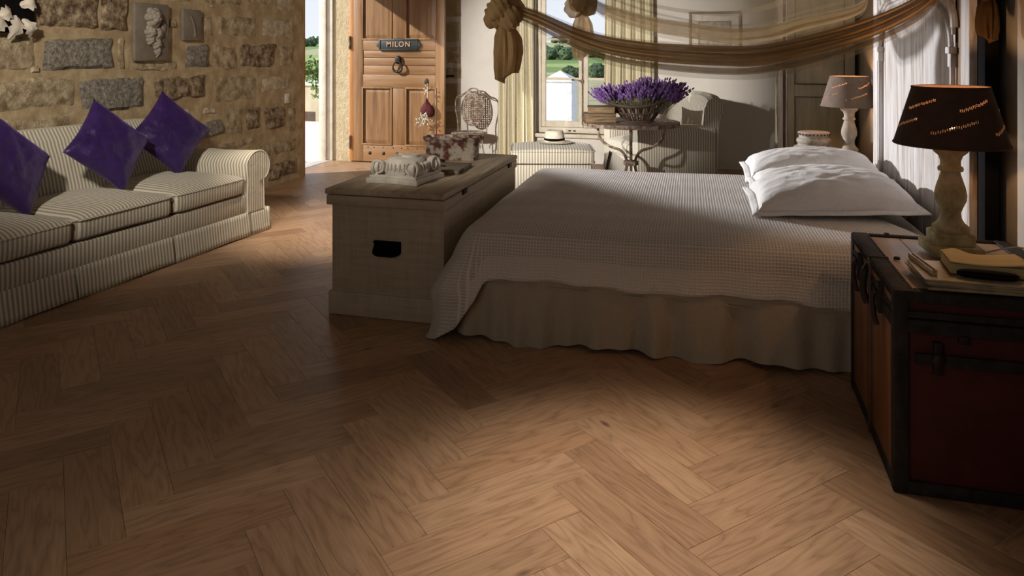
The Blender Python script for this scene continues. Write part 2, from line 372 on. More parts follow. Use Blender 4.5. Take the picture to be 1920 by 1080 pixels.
M['tulle'] = mat_tulle('sheer_tulle', (0.52, 0.40, 0.24), 0.34)
M['tulle_fold'] = mat_tulle('folded_tulle', (0.52, 0.37, 0.19), 0.72)
M['tulle_dense'] = mat_tulle('bunched_tulle', (0.62, 0.43, 0.22), 0.95)
M['straw'] = mat_plain('panama_straw', (0.72, 0.66, 0.54), 0.8)
M['wicker'] = mat_plain('dark_wicker', (0.075, 0.045, 0.030), 0.75)
M['wicker_slat'] = mat_plain('pale_slat', (0.27, 0.205, 0.145), 0.8)
m = N('lavender_flower', 0.8); ge = m.new('ShaderNodeNewGeometry')
m.color(m.ramp(ge.outputs['Random Per Island'], [(0.0, (0.07, 0.028, 0.12)), (0.5, (0.145, 0.065, 0.25)), (1.0, (0.27, 0.15, 0.40))])); M['lavender'] = m.m
M['stem'] = mat_plain('lavender_stem', (0.16, 0.15, 0.085), 0.8)
M['pink'] = mat_plain('pink_print_cotton', (0.62, 0.46, 0.42), 0.9)
M['red_cloth'] = mat_plain('red_cloth', (0.075, 0.005, 0.008), 0.85)
M['white_flower'] = mat_plain('dried_gypsophila', (0.6, 0.56, 0.5), 0.9)
M['paper'] = mat_plain('art_paper', (0.62, 0.57, 0.49), 0.8)
M['sketch'] = mat_mottled('pencil_print', [(0.35, (0.25, 0.23, 0.20)), (0.6, (0.55, 0.51, 0.45))], 16, 0.8, 30, 0.0, 0.001)
M['frame_wood'] = mat_plain('grey_frame', (0.24, 0.195, 0.145), 0.7)
M['cable'] = mat_plain('cream_cable', (0.5, 0.45, 0.36), 0.5)
M['terrace'] = mat_mottled('pale_terrace', [(0.3, (0.70, 0.66, 0.58)), (0.7, (0.80, 0.77, 0.70))], 2, 0.9, 30, 0.2, 0.004)
M['parapet'] = mat_mottled('stained_render', [(0.3, (0.34, 0.27, 0.17)), (0.55, (0.50, 0.42, 0.29)), (0.75, (0.58, 0.50, 0.36))], 2.5, 0.95, 20, 0.3, 0.01, sc=(1, 1, 0.4))
M['pier'] = mat_plain('whitewashed_pier', (0.80, 0.77, 0.72), 0.9)
M['leaf'] = mat_plain('vine_leaf', (0.20, 0.29, 0.07), 0.6)
M['tree'] = mat_mottled('tree_crown', [(0.35, (0.025, 0.05, 0.022)), (0.65, (0.10, 0.15, 0.06))], 0.9, 0.9, 1.6, 1.0, 0.6)
M['bark'] = mat_plain('bark', (0.1, 0.07, 0.045), 0.9)
m = N('hill_fields', 0.95); c = m.coord()
v = m.new('ShaderNodeTexVoronoi'); v.inputs['Scale'].default_value = 0.014; m.L(c, v.inputs['Vector'])
sx_ = m.new('ShaderNodeSeparateColor'); m.L(v.outputs['Color'], sx_.inputs[0])
col = m.ramp(sx_.outputs[0], [(0.0, (0.16, 0.23, 0.055)), (0.3, (0.30, 0.36, 0.10)), (0.55, (0.20, 0.28, 0.075)), (0.8, (0.40, 0.38, 0.20)), (1.0, (0.10, 0.15, 0.05))], 'CONSTANT')
rows = m.math('MULTIPLY', m.math('ADD', m.math('SINE', m.math('MULTIPLY', m.noise(m.coord('Object', (0.35, 1.1, 0)), 0.5, 2), 40)), 1), 0.5)
m.color(m.mix(0.3, col, m.ramp(rows, [(0.3, (0.7, 0.75, 0.6)), (0.7, (1.1, 1.1, 1.0))]), 'MULTIPLY')); m.bump(m.noise(c, 0.4, 6, 0.7), 0.6, 1.0); M['hills'] = m.m
M['dry_grass'] = mat_mottled('dry_grass', [(0.3, (0.24, 0.24, 0.10)), (0.5, (0.42, 0.37, 0.20)), (0.7, (0.52, 0.46, 0.29))], 0.5, 0.95, 3, 0.8, 0.3)

# ------------------------------------------------------------------ the room shell
XL, XR, YB, YF, ZC = -4.30, 1.13, 8.90, -1.55, 3.0
def struct(name, mb, mat, **kw):
    o = mb.build(name, mat, None, **kw); o['kind'] = 'structure'; return o
floor = struct('floor', MB().box(-4.62, XR+0.3, YF-0.3, YB+0.3, -0.14, -0.014), M['subfloor'], smooth=False)
PL, PW = 0.588, 0.147
def plank_mb(g=0.00035, b=0.0009):
    mb = MB(); x0, x1, y0, y1 = g, PL-g, g, PW-g
    mb.add([(x0,y0,-.014),(x1,y0,-.014),(x1,y1,-.014),(x0,y1,-.014),(x0,y0,-b),(x1,y0,-b),(x1,y1,-b),(x0,y1,-b),(x0+b,y0+b,0),(x1-b,y0+b,0),(x1-b,y1-b,0),(x0+b,y1-b,0)],
      [(0,1,5,4),(1,2,6,5),(2,3,7,6),(3,0,4,7),(4,5,9,8),(5,6,10,9),(6,7,11,10),(7,4,8,11),(8,9,10,11)])
    return mb
def set_uv(me, fn):
    uv = me.uv_layers.new(name='UVMap')
    for lp in me.loops: uv.data[lp.index].uv = fn(lp.vertex_index)
pm = plank_mb(); pme = pm.mesh('plank', smooth=False); set_uv(pme, lambda i: (pm.v[i].x, pm.v[i].y)); pme.materials.append(M['oak'])
rot0 = R(45+2.0)
origin = Vector((0.02, 2.45, 0))
spots = []
for j in range(-10, 11):
    for k in range(-48, 49):
        for vert in (0, 1):
            ax, ay = k*PW+j*PL, k*PW-j*PL
            if vert: Mx = T((ax, ay, 0))@RZ(PI/2)               # vertical plank x in [ax-PW, ax]
            else: Mx = T((ax, ay, 0))
            Mw = T(origin)@RZ(rot0)@Mx
            c = Mw@Vector((PL/2, PW/2, 0))
            if -4.62 < c.x < XR+0.25 and YF-0.2 < c.y < YB+0.25:
                d = c.x*-0.2618+c.y*0.9651; r = c.x*0.9651+c.y*0.2618
                vis = d > 0.9 and abs(r/d) < 0.80 and 1.96/d/1.4 < 0.90
                hid = (-1.2 < c.x < 1.0 and 3.6 < c.y) or (c.x > 0.65 and c.y > 2.6) or (-1.9 < c.x < -1.3 and 3.6 < c.y < 7)
                spots.append(((not vis) or hid, d, Mw))
spots.sort(key=lambda s: (s[0], s[1]))
for _, _, Mw in spots[:298]:
    o = bpy.data.objects.new('plank', pme); C.objects.link(o); o.parent = floor; o.matrix_local = Mw
mb = MB(); uvs = []
for _, _, Mw in spots[298:]:
    mb.add(pm.v, pm.f, Mw); uvs += [(p.x, p.y) for p in pm.v]
me = mb.mesh('plank_field', smooth=False); set_uv(me, lambda i: uvs[i]); me.materials.append(M['oak'])
pf = bpy.data.objects.new('plank_field', me); C.objects.link(pf); pf.parent = floor; pf['kind'] = 'stuff'

# left wall: mortar body with the doorway, stones set into it
wl_ = MB(); wl_.box(XL-0.26, XL, YF-0.3, 7.22, -0.1, ZC).box(XL-0.26, XL, 7.22, 8.33, 2.35, ZC)
wall_left = struct('wall_left', wl_, M['mortar'], smooth=False)
struct('wall_corner', MB().box(XL-0.26, XL, 8.33, YB+0.3, -0.1, ZC), M['jamb'], smooth=False)
SM = {'b': 'stone_brown', 't': 'stone_tan', 'g': 'stone_grey', 'l': 'stone_light'}
STONES = [(3.87,1.51,4.42,1.79,'b'),(4.45,1.51,4.71,1.82,'b'),(5.47,1.76,6.14,1.91,'t'),(6.19,1.79,6.65,1.96,'t'),(6.71,1.76,7.01,1.95,'l'),(5.11,1.52,5.26,1.68,'t'),(5.5,1.48,5.71,1.7,'t'),(5.74,1.47,6.36,1.71,'t'),(6.44,1.48,7.03,1.7,'l'),(3.3,1.24,3.92,1.49,'t'),(3.95,1.23,4.57,1.47,'g'),(4.7,1.2,5.25,1.29,'t'),(5.33,1.2,5.65,1.42,'g'),(5.68,1.18,6.05,1.43,'t'),(6.09,1.19,6.68,1.44,'b'),(6.74,1.18,7.03,1.45,'t'),(3.43,0.97,4.23,1.21,'t'),(4.26,0.92,4.87,1.18,'g'),(4.97,0.95,5.62,1.17,'b'),(5.68,0.87,6.36,1.14,'t'),(6.42,0.93,6.95,1.12,'l'),(5.15,0.66,5.43,0.9,'l'),(5.55,0.8,5.74,0.87,'l'),(5.59,0.59,5.82,0.75,'g'),(5.86,0.57,6.15,0.85,'t'),(6.19,0.59,6.42,0.82,'b'),(6.48,0.56,6.86,0.8,'b'),(5.45,0.44,6.34,0.55,'t'),(6.57,0.05,7.09,0.23,'b'),(6.4,0.28,7.08,0.45,'t'),(5.09,1.76,5.42,1.87,'t'),(4.6,1.21,4.68,1.5,'t'),(3.43,0.76,4.19,0.95,'t'),(5.99,0.15,6.51,0.37,'t'),
  (2.6,1.0,3.38,1.2,'b'),(2.7,1.24,3.25,1.5,'t'),(2.5,1.55,3.2,1.8,'t'),(3.9,1.84,4.6,2.05,'t'),(4.65,1.85,5.05,2.1,'b'),(5.5,1.95,6.1,2.2,'t'),(6.2,2.0,6.9,2.2,'t'),(5.3,0.08,5.9,0.38,'t'),(6.9,0.50,7.08,0.80,'t'),(5.27,1.05,5.30,1.10,'t'),(4.75,0.66,5.08,0.88,'t'),(3.86,1.22,3.94,1.30,'t'),(5.66,1.75,5.70,1.78,'l')]
random.seed(3)
def stone_mb(y0, z0, y1, z1, proud, nz, seed):
    mb = MB(); ny = max(4, min(14, int((y1-y0)/0.045))); nk = max(3, min(8, int((z1-z0)/0.045)))
    def g(u, v):
        a = 2*u-1; b = 2*v-1
        e = max(abs(a), abs(b))
        # rounded irregular outline
        yy = lerp(y0, y1, u); zz = lerp(z0, z1, v)
        n1 = noise.noise(Vector((yy*6, zz*6, seed))); n2 = noise.noise(Vector((yy*6+31, zz*6, seed)))
        if e > 0.999:
            x = -0.03
        else:
            n3 = noise.noise(Vector((yy*14, zz*14, seed*1.7)))+0.5*noise.noise(Vector((yy*33, zz*33, seed)))
            x = proud*(1-abs(a)**6)*(1-abs(b)**6)+nz*n3
        return Vector((x, yy+n1*0.036*(1 if abs(a) > 0.5 else 0.5), zz+n2*0.030))
    mb.grid(g, ny, nk); return mb
for i, (y0, z0, y1, z1, k) in enumerate(STONES):
    gy, gz = (0.018, 0.012) if (y1-y0) > 0.15 else (0.0, 0.0)
    y0, z0, y1, z1 = y0-gy, z0-gz, y1+gy, z1+gz
    pr, nz = {'b': (0.022, 0.020), 't': (0.013, 0.008), 'g': (0.026, 0.016), 'l': (0.014, 0.008)}[k]
    if y0 > 5.3 and k == 't': pr, nz = 0.006, 0.004
    o = stone_mb(y0, z0, y1, z1, pr, nz, i*3.7).build('stone', M[SM[k]], wall_left); o.location.x = XL
# rough-cast jamb skin and wooden rebate of the doorway
o = MB().box(XL-0.245, XL, 8.325, 8.345, 0.0, 2.35).build('jamb_render', M['jamb'], wall_left, smooth=False)
o = MB().box(XL-0.26, XL+0.006, 7.215, 7.245, 0.0, 2.35).build('door_frame_strip', M['door_orange'], wall_left, bevel=0.003)
o = MB().ball((XL-0.03, 7.262, 0.93), (0.022, 0.018, 0.022)).build('latch_keeper', M['iron'], wall_left)
# moulded cream outer frame
fr_ = MB().box(-4.66, -4.545, 8.30, 8.36, 0.0, 2.4).box(-4.70, -4.62, 8.27, 8.33, 0.0, 2.4).box(-4.735, -4.69, 8.30, 8.36, 0.0, 2.4)
struct('trim_1', fr_, M['window_paint'], bevel=0.006)
ths = struct('trim_2', MB().box(-4.95, -4.56, 7.2, 8.42, -0.08, 0.004), M['terrace'], bevel=0.004)
MB().box(-4.86, -4.80, 7.96, 8.08, 0.004, 0.03).build('floor_bolt_keeper', M['iron'], ths, bevel=0.004)

# back wall with window opening
WX0, WX1, WZ0, WZ1 = -2.12, -0.96, 0.35, 2.25
wb = MB().box(XL-0.26, WX0, YB, YB+0.32, -0.1, ZC).box(WX1, XR+0.3, YB, YB+0.32, -0.1, ZC).box(WX0, WX1, YB, YB+0.32, -0.1, WZ0).box(WX0, WX1, YB, YB+0.32, WZ1, ZC)
wall_back = struct('wall_back', wb, M['plaster'], smooth=False)
zs = [0.0, 0.34, 0.62, 0.98, 1.16, 1.43, 1.75, 2.05, 2.3]
for i in range(len(zs)-1):
    w_ = [0.0, 0.02, -0.015, 0.03, 0.01, -0.01, 0.02, 0.0][i]
    z0, z1 = zs[i]+0.006, zs[i+1]-0.006
    def q(u, v, z0=z0, z1=z1, w_=w_, i=i):
        x = lerp(-3.62, -3.055+w_, u); z = lerp(z0, z1, v)
        e = max(abs(2*u-1), abs(2*v-1)) > 0.999
        return Vector((x+(0.012*noise.noise(Vector((0, z*9, i))) if u > 0.9 else 0), 0.02 if e else -0.006+0.005*noise.noise(Vector((x*12, z*12, i))), z))
    o = MB().grid(q, 10, 8).build('stone', M['stone_light' if i in (3, 4) else 'jamb'], wall_back); o.location.y = YB
MB().box(-3.26, -3.17, YB-0.03, YB, 1.02, 1.045).ball((-3.25, YB-0.035, 1.032), 0.018).build('door_stay', M['iron'], wall_back, smooth=False)
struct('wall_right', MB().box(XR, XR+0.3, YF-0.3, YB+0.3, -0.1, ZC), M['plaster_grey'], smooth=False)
struct('wall_front', MB().box(XL-0.26, XR+0.3, YF-0.3, YF, -0.1, ZC), M['plaster'], smooth=False)
struct('ceiling', MB().box(XL-0.26, XR+0.3, YF-0.3, YB+0.3, ZC, ZC+0.15), M['ceiling'], smooth=False)

# window
w1 = bpy.data.objects.new('window_1', None); C.objects.link(w1); w1['kind'] = 'structure'; w1.location = (WX0, YB+0.10, WZ0)
WW, WH = WX1-WX0, WZ1-WZ0
MB().box(0, 0.055, -0.03, 0.05, 0, WH).box(WW-0.055, WW, -0.03, 0.05, 0, WH).box(0.055, WW-0.055, -0.03, 0.05, 0, 0.065).box(0.055, WW-0.055, -0.03, 0.05, WH-0.06, WH).build('window_frame', M['window_paint'], w1, bevel=0.006)
MB().box(-0.04, WW+0.04, -0.17, -0.03, -0.045, 0.0).build('window_sill', M['window_paint'], w1, bevel=0.008)
for s_ in (0, 1):
    x0 = 0.058 if s_ == 0 else WW/2+0.003; x1 = WW/2-0.003 if s_ == 0 else WW-0.058
    z0, z1 = 0.068, WH-0.063; st = 0.055
    cs = MB().box(x0, x0+st, -0.015, 0.025, z0, z1).box(x1-st, x1, -0.015, 0.025, z0, z1).box(x0+st, x1-st, -0.015, 0.025, z0, z0+0.075).box(x0+st, x1-st, -0.015, 0.025, z1-0.06, z1).build('casement', M['window_paint'], w1, bevel=0.005)
    bars = [0.66, 1.145]
    for b_ in bars: MB().box(x0+st, x1-st, -0.01, 0.018, b_-0.015, b_+0.015).build('glazing_bar', M['window_paint'], cs, bevel=0.004)
    lv = [z0+0.075]+[q_ for b_ in bars for q_ in (b_-0.015, b_+0.015)]+[z1-0.06]
    for a_, b_ in zip(lv[::2], lv[1::2]): MB().box(x0+st, x1-st, 0.003, 0.006, a_, b_).build('pane', M['glass'], cs, smooth=False)
mb = MB().tube([(WW/2-0.01, -0.03, 0.1), (WW/2-0.01, -0.03, WH-0.1)], 0.007, 8)
mb.tube(spline([(WW/2-0.01, -0.04, 0.63), (WW/2-0.06, -0.06, 0.645), (WW/2-0.12, -0.055, 0.65)], 8), 0.009, 8).ball((WW/2-0.01, -0.035, 0.63), (0.02, 0.015, 0.03)).ball((WW/2-0.125, -0.055, 0.65), 0.014)
mb.build('espagnolette', M['rust'], w1)
mb = MB().box(WW/2-0.18, WW/2-0.15, -0.035, -0.03, 0.02, 0.035).box(WW/2-0.12, WW/2-0.09, -0.035, -0.03, 0.02, 0.035); mb.build('drain_slot', M['black'], w1, smooth=False)

# open door leaf
door = bpy.data.objects.new('door_1', None); C.objects.link(door); door['kind'] = 'structure'; door.location = (-4.275, 8.30, 0.012)
DW, DH, DT = 1.205, 2.33, 0.045
def dbox(n, x0, x1, z0, z1, y0=-DT/2, y1=DT/2, mat='door_wood', par=door, bv=0.005): return MB().box(x0, x1, y0, y1, z0, z1).build(n, M[mat], par, bevel=bv)
dbox('edge_strip', -0.03, 0.022, 0, DH, -0.015, 0.03, 'door_orange')
dbox('stile', 0.024, 0.155, 0, DH); dbox('stile', 1.09, DW, 0, DH)
for z0, z1 in ((0.0, 0.215), (0.89, 1.055), (1.345, 1.485), (2.2, DH)): dbox('rail', 0.155, 1.09, z0, z1, mat='door_wood_h')
dbox('muntin', 0.525, 0.722, 0.215, 0.89); dbox('muntin', 0.525, 0.722, 1.485, 2.2)
def panel(x0, x1, z0, z1):
    b = 0.05
    mb = MB(); mb.add([(x0,-.004,z0),(x1,-.004,z0),(x1,-.004,z1),(x0,-.004,z1),(x0+b,-.014,z0+b),(x1-b,-.014,z0+b),(x1-b,-.014,z1-b),(x0+b,-.014,z1-b),(x0,.01,z0),(x1,.01,z0),(x1,.01,z1),(x0,.01,z1)],
      [(0,1,5,4),(1,2,6,5),(2,3,7,6),(3,0,4,7),(4,5,6,7),(8,11,10,9),(0,8,9,1),(1,9,10,2),(2,10,11,3),(3,11,8,0)])
    p = mb.build('panel', M['door_wood'], door, smooth=False)
    e = 0.014
    mb = MB().box(x0-e, x1+e, -DT/2-.008, -DT/2+.004, z0-e, z0+e*.4).box(x0-e, x1+e, -DT/2-.008, -DT/2+.004, z1-e*.4, z1+e).box(x0-e, x0+e*.4, -DT/2-.008, -DT/2+.004, z0, z1).box(x1-e*.4, x1+e, -DT/2-.008, -DT/2+.004, z0, z1)
    mb.build('moulding', M['door_wood'], p, bevel=0.004)
for z0, z1 in ((0.215, 0.89), (1.485, 2.2)): panel(0.155, 0.525, z0, z1); panel(0.722, 1.09, z0, z1)
for z0, z1 in ((1.057, 1.163), (1.167, 1.253), (1.257, 1.343)): dbox('board', 0.157, 1.088, z0, z1, -0.017, 0.015, 'door_wood_h', bv=0.006)
for z0 in (0.15, 1.36): MB().tube([(-0.022, -0.03, z0), (-0.022, -0.03, z0+0.16)], 0.014, 8).build('hinge', M['rust'], door)
for x in (0.245, 0.425, 0.60, 0.78): MB().lathe([(0, -0.006), (0.024, 0), (0, 0.012)], 6, T((x, -DT/2-0.001, 0.105))@RX(PI/2)).build('stud', M['iron'], door, smooth=False)
mb = MB()
for x in (0.22, 0.30, 0.42, 0.55, 0.66, 0.74, 0.86, 0.95): mb.ball((x, -DT/2, 0.175), (0.008, 0.004, 0.008), 6, 4)
mb.build('nail', M['iron'], door)
# name plate
sg = thing('name_plate', 'black cast name plate lettered MILON on the wooden door', 'sign', (-4.275+0.625, 8.30-DT/2-0.012, 1.425))
poly = [(-0.25,-0.07),(0.25,-0.07),(0.255,-0.035),(0.285,-0.02),(0.285,0.02),(0.255,0.035),(0.25,0.07),(-0.25,0.07),(-0.255,0.035),(-0.285,0.02),(-0.285,-0.02),(-0.255,-0.035)]
MB().prism(poly, -0.006, 0.011).build('plate', M['sign'], sg, bevel=0.003)
mb = MB().box(-0.24, 0.24, -0.011, -0.005, 0.054, 0.062).box(-0.24, 0.24, -0.011, -0.005, -0.062, -0.054).box(-0.24, -0.232, -0.011, -0.005, -0.054, 0.054).box(0.232, 0.24, -0.011, -0.005, -0.054, 0.054); mb.build('rim', M['sign'], sg, bevel=0.002)
tcv = bpy.data.curves.new('lettering', 'FONT'); tcv.body = 'MILON'; tcv.size = 0.088; tcv.align_x = 'CENTER'; tcv.align_y = 'CENTER'; tcv.extrude = 0.003; tcv.space_character = 1.2; tcv.offset = 0.0012
to = bpy.data.objects.new('lettering_tmp', tcv); C.objects.link(to); dg = bpy.context.evaluated_depsgraph_get()
tme = bpy.data.meshes.new_from_object(to.evaluated_get(dg)); bpy.data.objects.remove(to)
tme.materials.clear(); tme.materials.append(M['sign_text'])
lt = bpy.data.objects.new('lettering', tme); C.objects.link(lt); lt.parent = sg; lt.rotation_euler.x = PI/2; lt.location = (0, -0.008, 0.004)
# knocker, keyhole
kn = thing('door_knocker', 'dark iron ring knocker under the name plate', 'knocker', (-3.655, 8.30-0.02, 1.19))
MB().superq((0, -0.015, 0.055), (0.04, 0.02, 0.05), 0.8, 0.8, 14, 8).build('knocker_plate', M['iron'], kn)
MB().tube([(0.058*math.sin(t)*(1.0+0.2*math.cos(t)), -0.035, -0.025-0.062*math.cos(t)) for t in [2*PI*i/28 for i in range(28)]], [0.009+0.007*max(0, math.cos(2*PI*i/28)) for i in range(28)], 8, True).ball((0, -0.035, -0.085), (0.028, 0.018, 0.02)).build('ring', M['iron'], kn)
MB().lathe([(0, 0), (0.026, 0), (0.026, 0.006), (0.014, 0.012), (0, 0.014)], 16, T((0.98, -DT/2, 0.975))@RX(PI/2)@Matrix.Diagonal((1, 1.6, 1, 1))).build('escutcheon', M['iron'], door)
# red heart sachet
hs = thing('heart_sachet', 'dark red heart sachet with dried white flowers hanging on the door', 'sachet', (-3.275, 8.30-DT/2-0.02, 0.67))
def heart(u, v):
    t = 2*PI*u; a = -PI/2+PI*v
    x = 16*math.sin(t)**3; z = 13*math.cos(t)-5*math.cos(2*t)-2*math.cos(3*t)-math.cos(4*t)
    c = math.cos(a)
    return Vector((x/16*0.085*c, -0.024+0.03*math.sin(a), (-z/16*0.125)*c))
MB().grid(heart, 28, 8, cu=True).build('heart', M['red_cloth'], hs)
MB().tube(spline([(0, -0.01, 0.30), (0.006, -0.012, 0.2), (0, -0.012, 0.10)], 10), 0.004, 6).build('hanging_loop', M['white_flower'], hs)
mb = MB(); random.seed(5)
for i in range(46):
    a = random.uniform(0, 2*PI); top = i > 36
    p = (random.gauss(-0.03 if not top else 0, 0.045 if not top else 0.018), -0.055+random.uniform(-0.01, 0.01), (-0.12 if not top else 0.215)+random.gauss(0, 0.03))
    mb.ball(p, random.uniform(0.006, 0.012), 6, 4)
for i in range(8): mb.tube([(0, -0.045, -0.03), (random.gauss(-0.03, 0.05), -0.055, -0.13-random.random()*0.08)], 0.002, 4)
df = mb.build('dried_flowers', M['white_flower'], hs); df['kind'] = 'stuff'
# light switch
sw = thing('light_switch', 'small white light switch on the stone wall by the doorway', 'switch', (XL+0.004, 6.88, 0.865))
MB().box(0, 0.012, -0.042, 0.042, -0.05, 0.05).build('plate', M['white_plastic'], sw, bevel=0.003)
MB().box(0.012, 0.017, -0.02, 0.02, -0.03, 0.03).build('rocker', M['white_plastic'], sw, bevel=0.002)

# wall plaques
pq = thing('flower_plaque', 'grey stone plaque with carved roses on the stone wall', 'plaque', (XL+0.012, 4.915, 1.515))
MB().box(0, 0.035, -0.185, 0.185, -0.225, 0.225).build('slab', M['plaque'], pq, bevel=0.012)
def rose(mb, y, z, r, x0=0.035):
    random.seed(int(abs(y*1000+z*777)))
    for ring, (nr, rr, hh) in enumerate(((6, 1.0, 0.25), (5, 0.72, 0.55), (4, 0.42, 0.85), (1, 0.12, 1.0))):
        for i in range(nr):
            a = 2*PI*i/nr+ring*0.6
            mb.ball((x0+r*0.62*hh, y+r*0.62*rr*math.cos(a), z+r*0.62*rr*math.sin(a)), (r*0.28, r*0.46*(1-0.12*ring), r*0.40*(1-0.12*ring)), 10, 6, )
mb = MB(); rose(mb, -0.01, 0.115, 0.085); rose(mb, -0.035, 0.0, 0.06); rose(mb, 0.045, -0.01, 0.05); rose(mb, -0.03, -0.06, 0.045); rose(mb, 0.035, -0.09, 0.05); rose(mb, 0.04, -0.15, 0.03)
mb.tube(spline([(0.045, 0.035, -0.10), (0.05, 0.055, -0.15), (0.04, 0.03, -0.20)], 8), [0.014, 0.013, 0.012, 0.011, 0.010, 0.009, 0.008, 0.007, 0.006], 8)
mb.build('carved_roses', M['plaque_flower'], pq)
MB().ball((0.04, 0.115, 0.05), (0.01, 0.03, 0.05)).ball((0.04, 0.10, 0.0), (0.008, 0.03, 0.035)).build('carved_leaves', M['plaque'], pq)
pq = thing('small_plaque', 'small plain dark grey plaque beside the rose plaque', 'plaque', (XL+0.012, 5.385, 1.585))
MB().box(0, 0.03, -0.112, 0.112, -0.13, 0.13).build('slab', M['plaque'], pq, bevel=0.006)
MB().tube(spline([(0.03, -0.03, 0.08), (0.032, 0.01, 0.0), (0.032, 0.03, -0.09)], 10), 0.012, 6).ball((0.03, 0.035, -0.09), (0.008, 0.03, 0.02)).build('worn_relief', M['plaque'], pq)
pq = thing('carved_ornament', 'pale carved leaf and berry ornament on a black panel', 'ornament', (XL+0.012, 3.60, 1.70))
MB().box(0, 0.04, -0.26, 0.255, -0.21, 0.4).build('panel', M['black'], pq, bevel=0.006)
mb = MB(); random.seed(11)
for y, z, a, L_, w in ((0.12, -0.10, -1.9, 0.16, 0.05), (0.17, -0.12, -1.2, 0.13, 0.045), (0.15, -0.04, 0.5, 0.11, 0.05), (0.10, 0.01, 2.4, 0.12, 0.05), (0.18, 0.03, 1.4, 0.12, 0.045), (0.08, -0.06, -2.6, 0.12, 0.045), (0.05, 0.06, 2.0, 0.14, 0.05), (0.15, 0.12, 1.0, 0.14, 0.05), (0.02, -0.1, -2.2, 0.14, 0.05), (-0.06, 0.0, 2.8, 0.15, 0.05)):
    dy, dz = math.cos(a), math.sin(a)
    def lf(u, v, y=y, z=z, dy=dy, dz=dz, L_=L_, w=w):
        t = u*L_; ww = w*math.sin(PI*min(1, u*0.93+0.05))*(1+0.25*math.sin(u*22))
        s = 2*v-1
        return Vector((0.045+0.045*math.sin(PI*u)-0.018*abs(s)+0.01*s*s, y+dy*t-dz*s*ww, z+dz*t+dy*s*ww))
    mb.grid(lf, 14, 6)
mb.build('carved_leaves', M['ornament'], pq)
mb = MB()
for y, z in ((0.075, 0.10), (0.05, 0.075), (0.10, 0.075), (0.06, 0.125), (0.09, 0.13), (0.03, 0.10)): mb.ball((0.07, y, z), 0.019, 10, 6)
mb.build('berries', M['ornament'], pq)

# ------------------------------------------------------------------ sofa (local: x = depth to the front, y = along the wall, z up)
sofa = thing('sofa', 'long cream striped slipcovered sofa with rolled arms against the stone wall', 'sofa', (-3.40, 3.72, 0), R(-3.2))
SY0, SY1 = -1.34, 1.33             # outer ends
AY = 0.25                          # arm width
fx = 0.0; bx_ = -0.86              # front and back
# base body
MB().box(bx_+0.02, fx-0.03, SY0+0.06, SY1-0.06, 0.03, 0.30).build('base', M['stripe_y'], sofa, bevel=0.02)
MB().box(fx-0.035, fx-0.005, SY0+AY-0.01, SY1-AY+0.01, 0.17, 0.305).build('front_rail', M['stripe_y'], sofa, bevel=0.012)
# skirt panels, slightly flared, with inverted pleats between
edges = [SY0-0.02, -0.36, 0.37, SY1-AY+0.05, SY1+0.02]
for a_, b_ in zip(edges, edges[1:]):
    def sk(u, v, a_=a_, b_=b_):
        y = lerp(a_+0.007, b_-0.007, u); z = lerp(0.175, 0.006, v)
        return Vector((fx+0.004+0.022*v+0.006*noise.noise(Vector((y*5, v*2, 3)))*v, y, z+0.004*math.sin(y*9)*v))
    mb = MB().grid(sk, 40, 5); o = mb.build('skirt_panel', M['stripe_y'], sofa); sm = o.modifiers.new('thick', 'SOLIDIFY'); sm.thickness = 0.012; sm.offset = -1
for a_, b_ in ((bx_, fx+0.02),):
    for yy, sg_ in ((SY1+0.012, 1), (SY0-0.012, -1)):
        def sk(u, v, yy=yy, sg_=sg_):
            x = lerp(a_, b_, u); return Vector((x, yy+sg_*(0.02*v), lerp(0.175, 0.006, v)))
        o = MB().grid(sk, 20, 4).build('skirt_panel', M['stripe_x'], sofa); sm = o.modifiers.new('thick', 'SOLIDIFY'); sm.thickness = 0.01
MB().box(fx-0.02, fx+0.004, SY0+0.05, SY1-0.05, 0.02, 0.17).build('pleat_backing', M['stripe_y'], sofa)
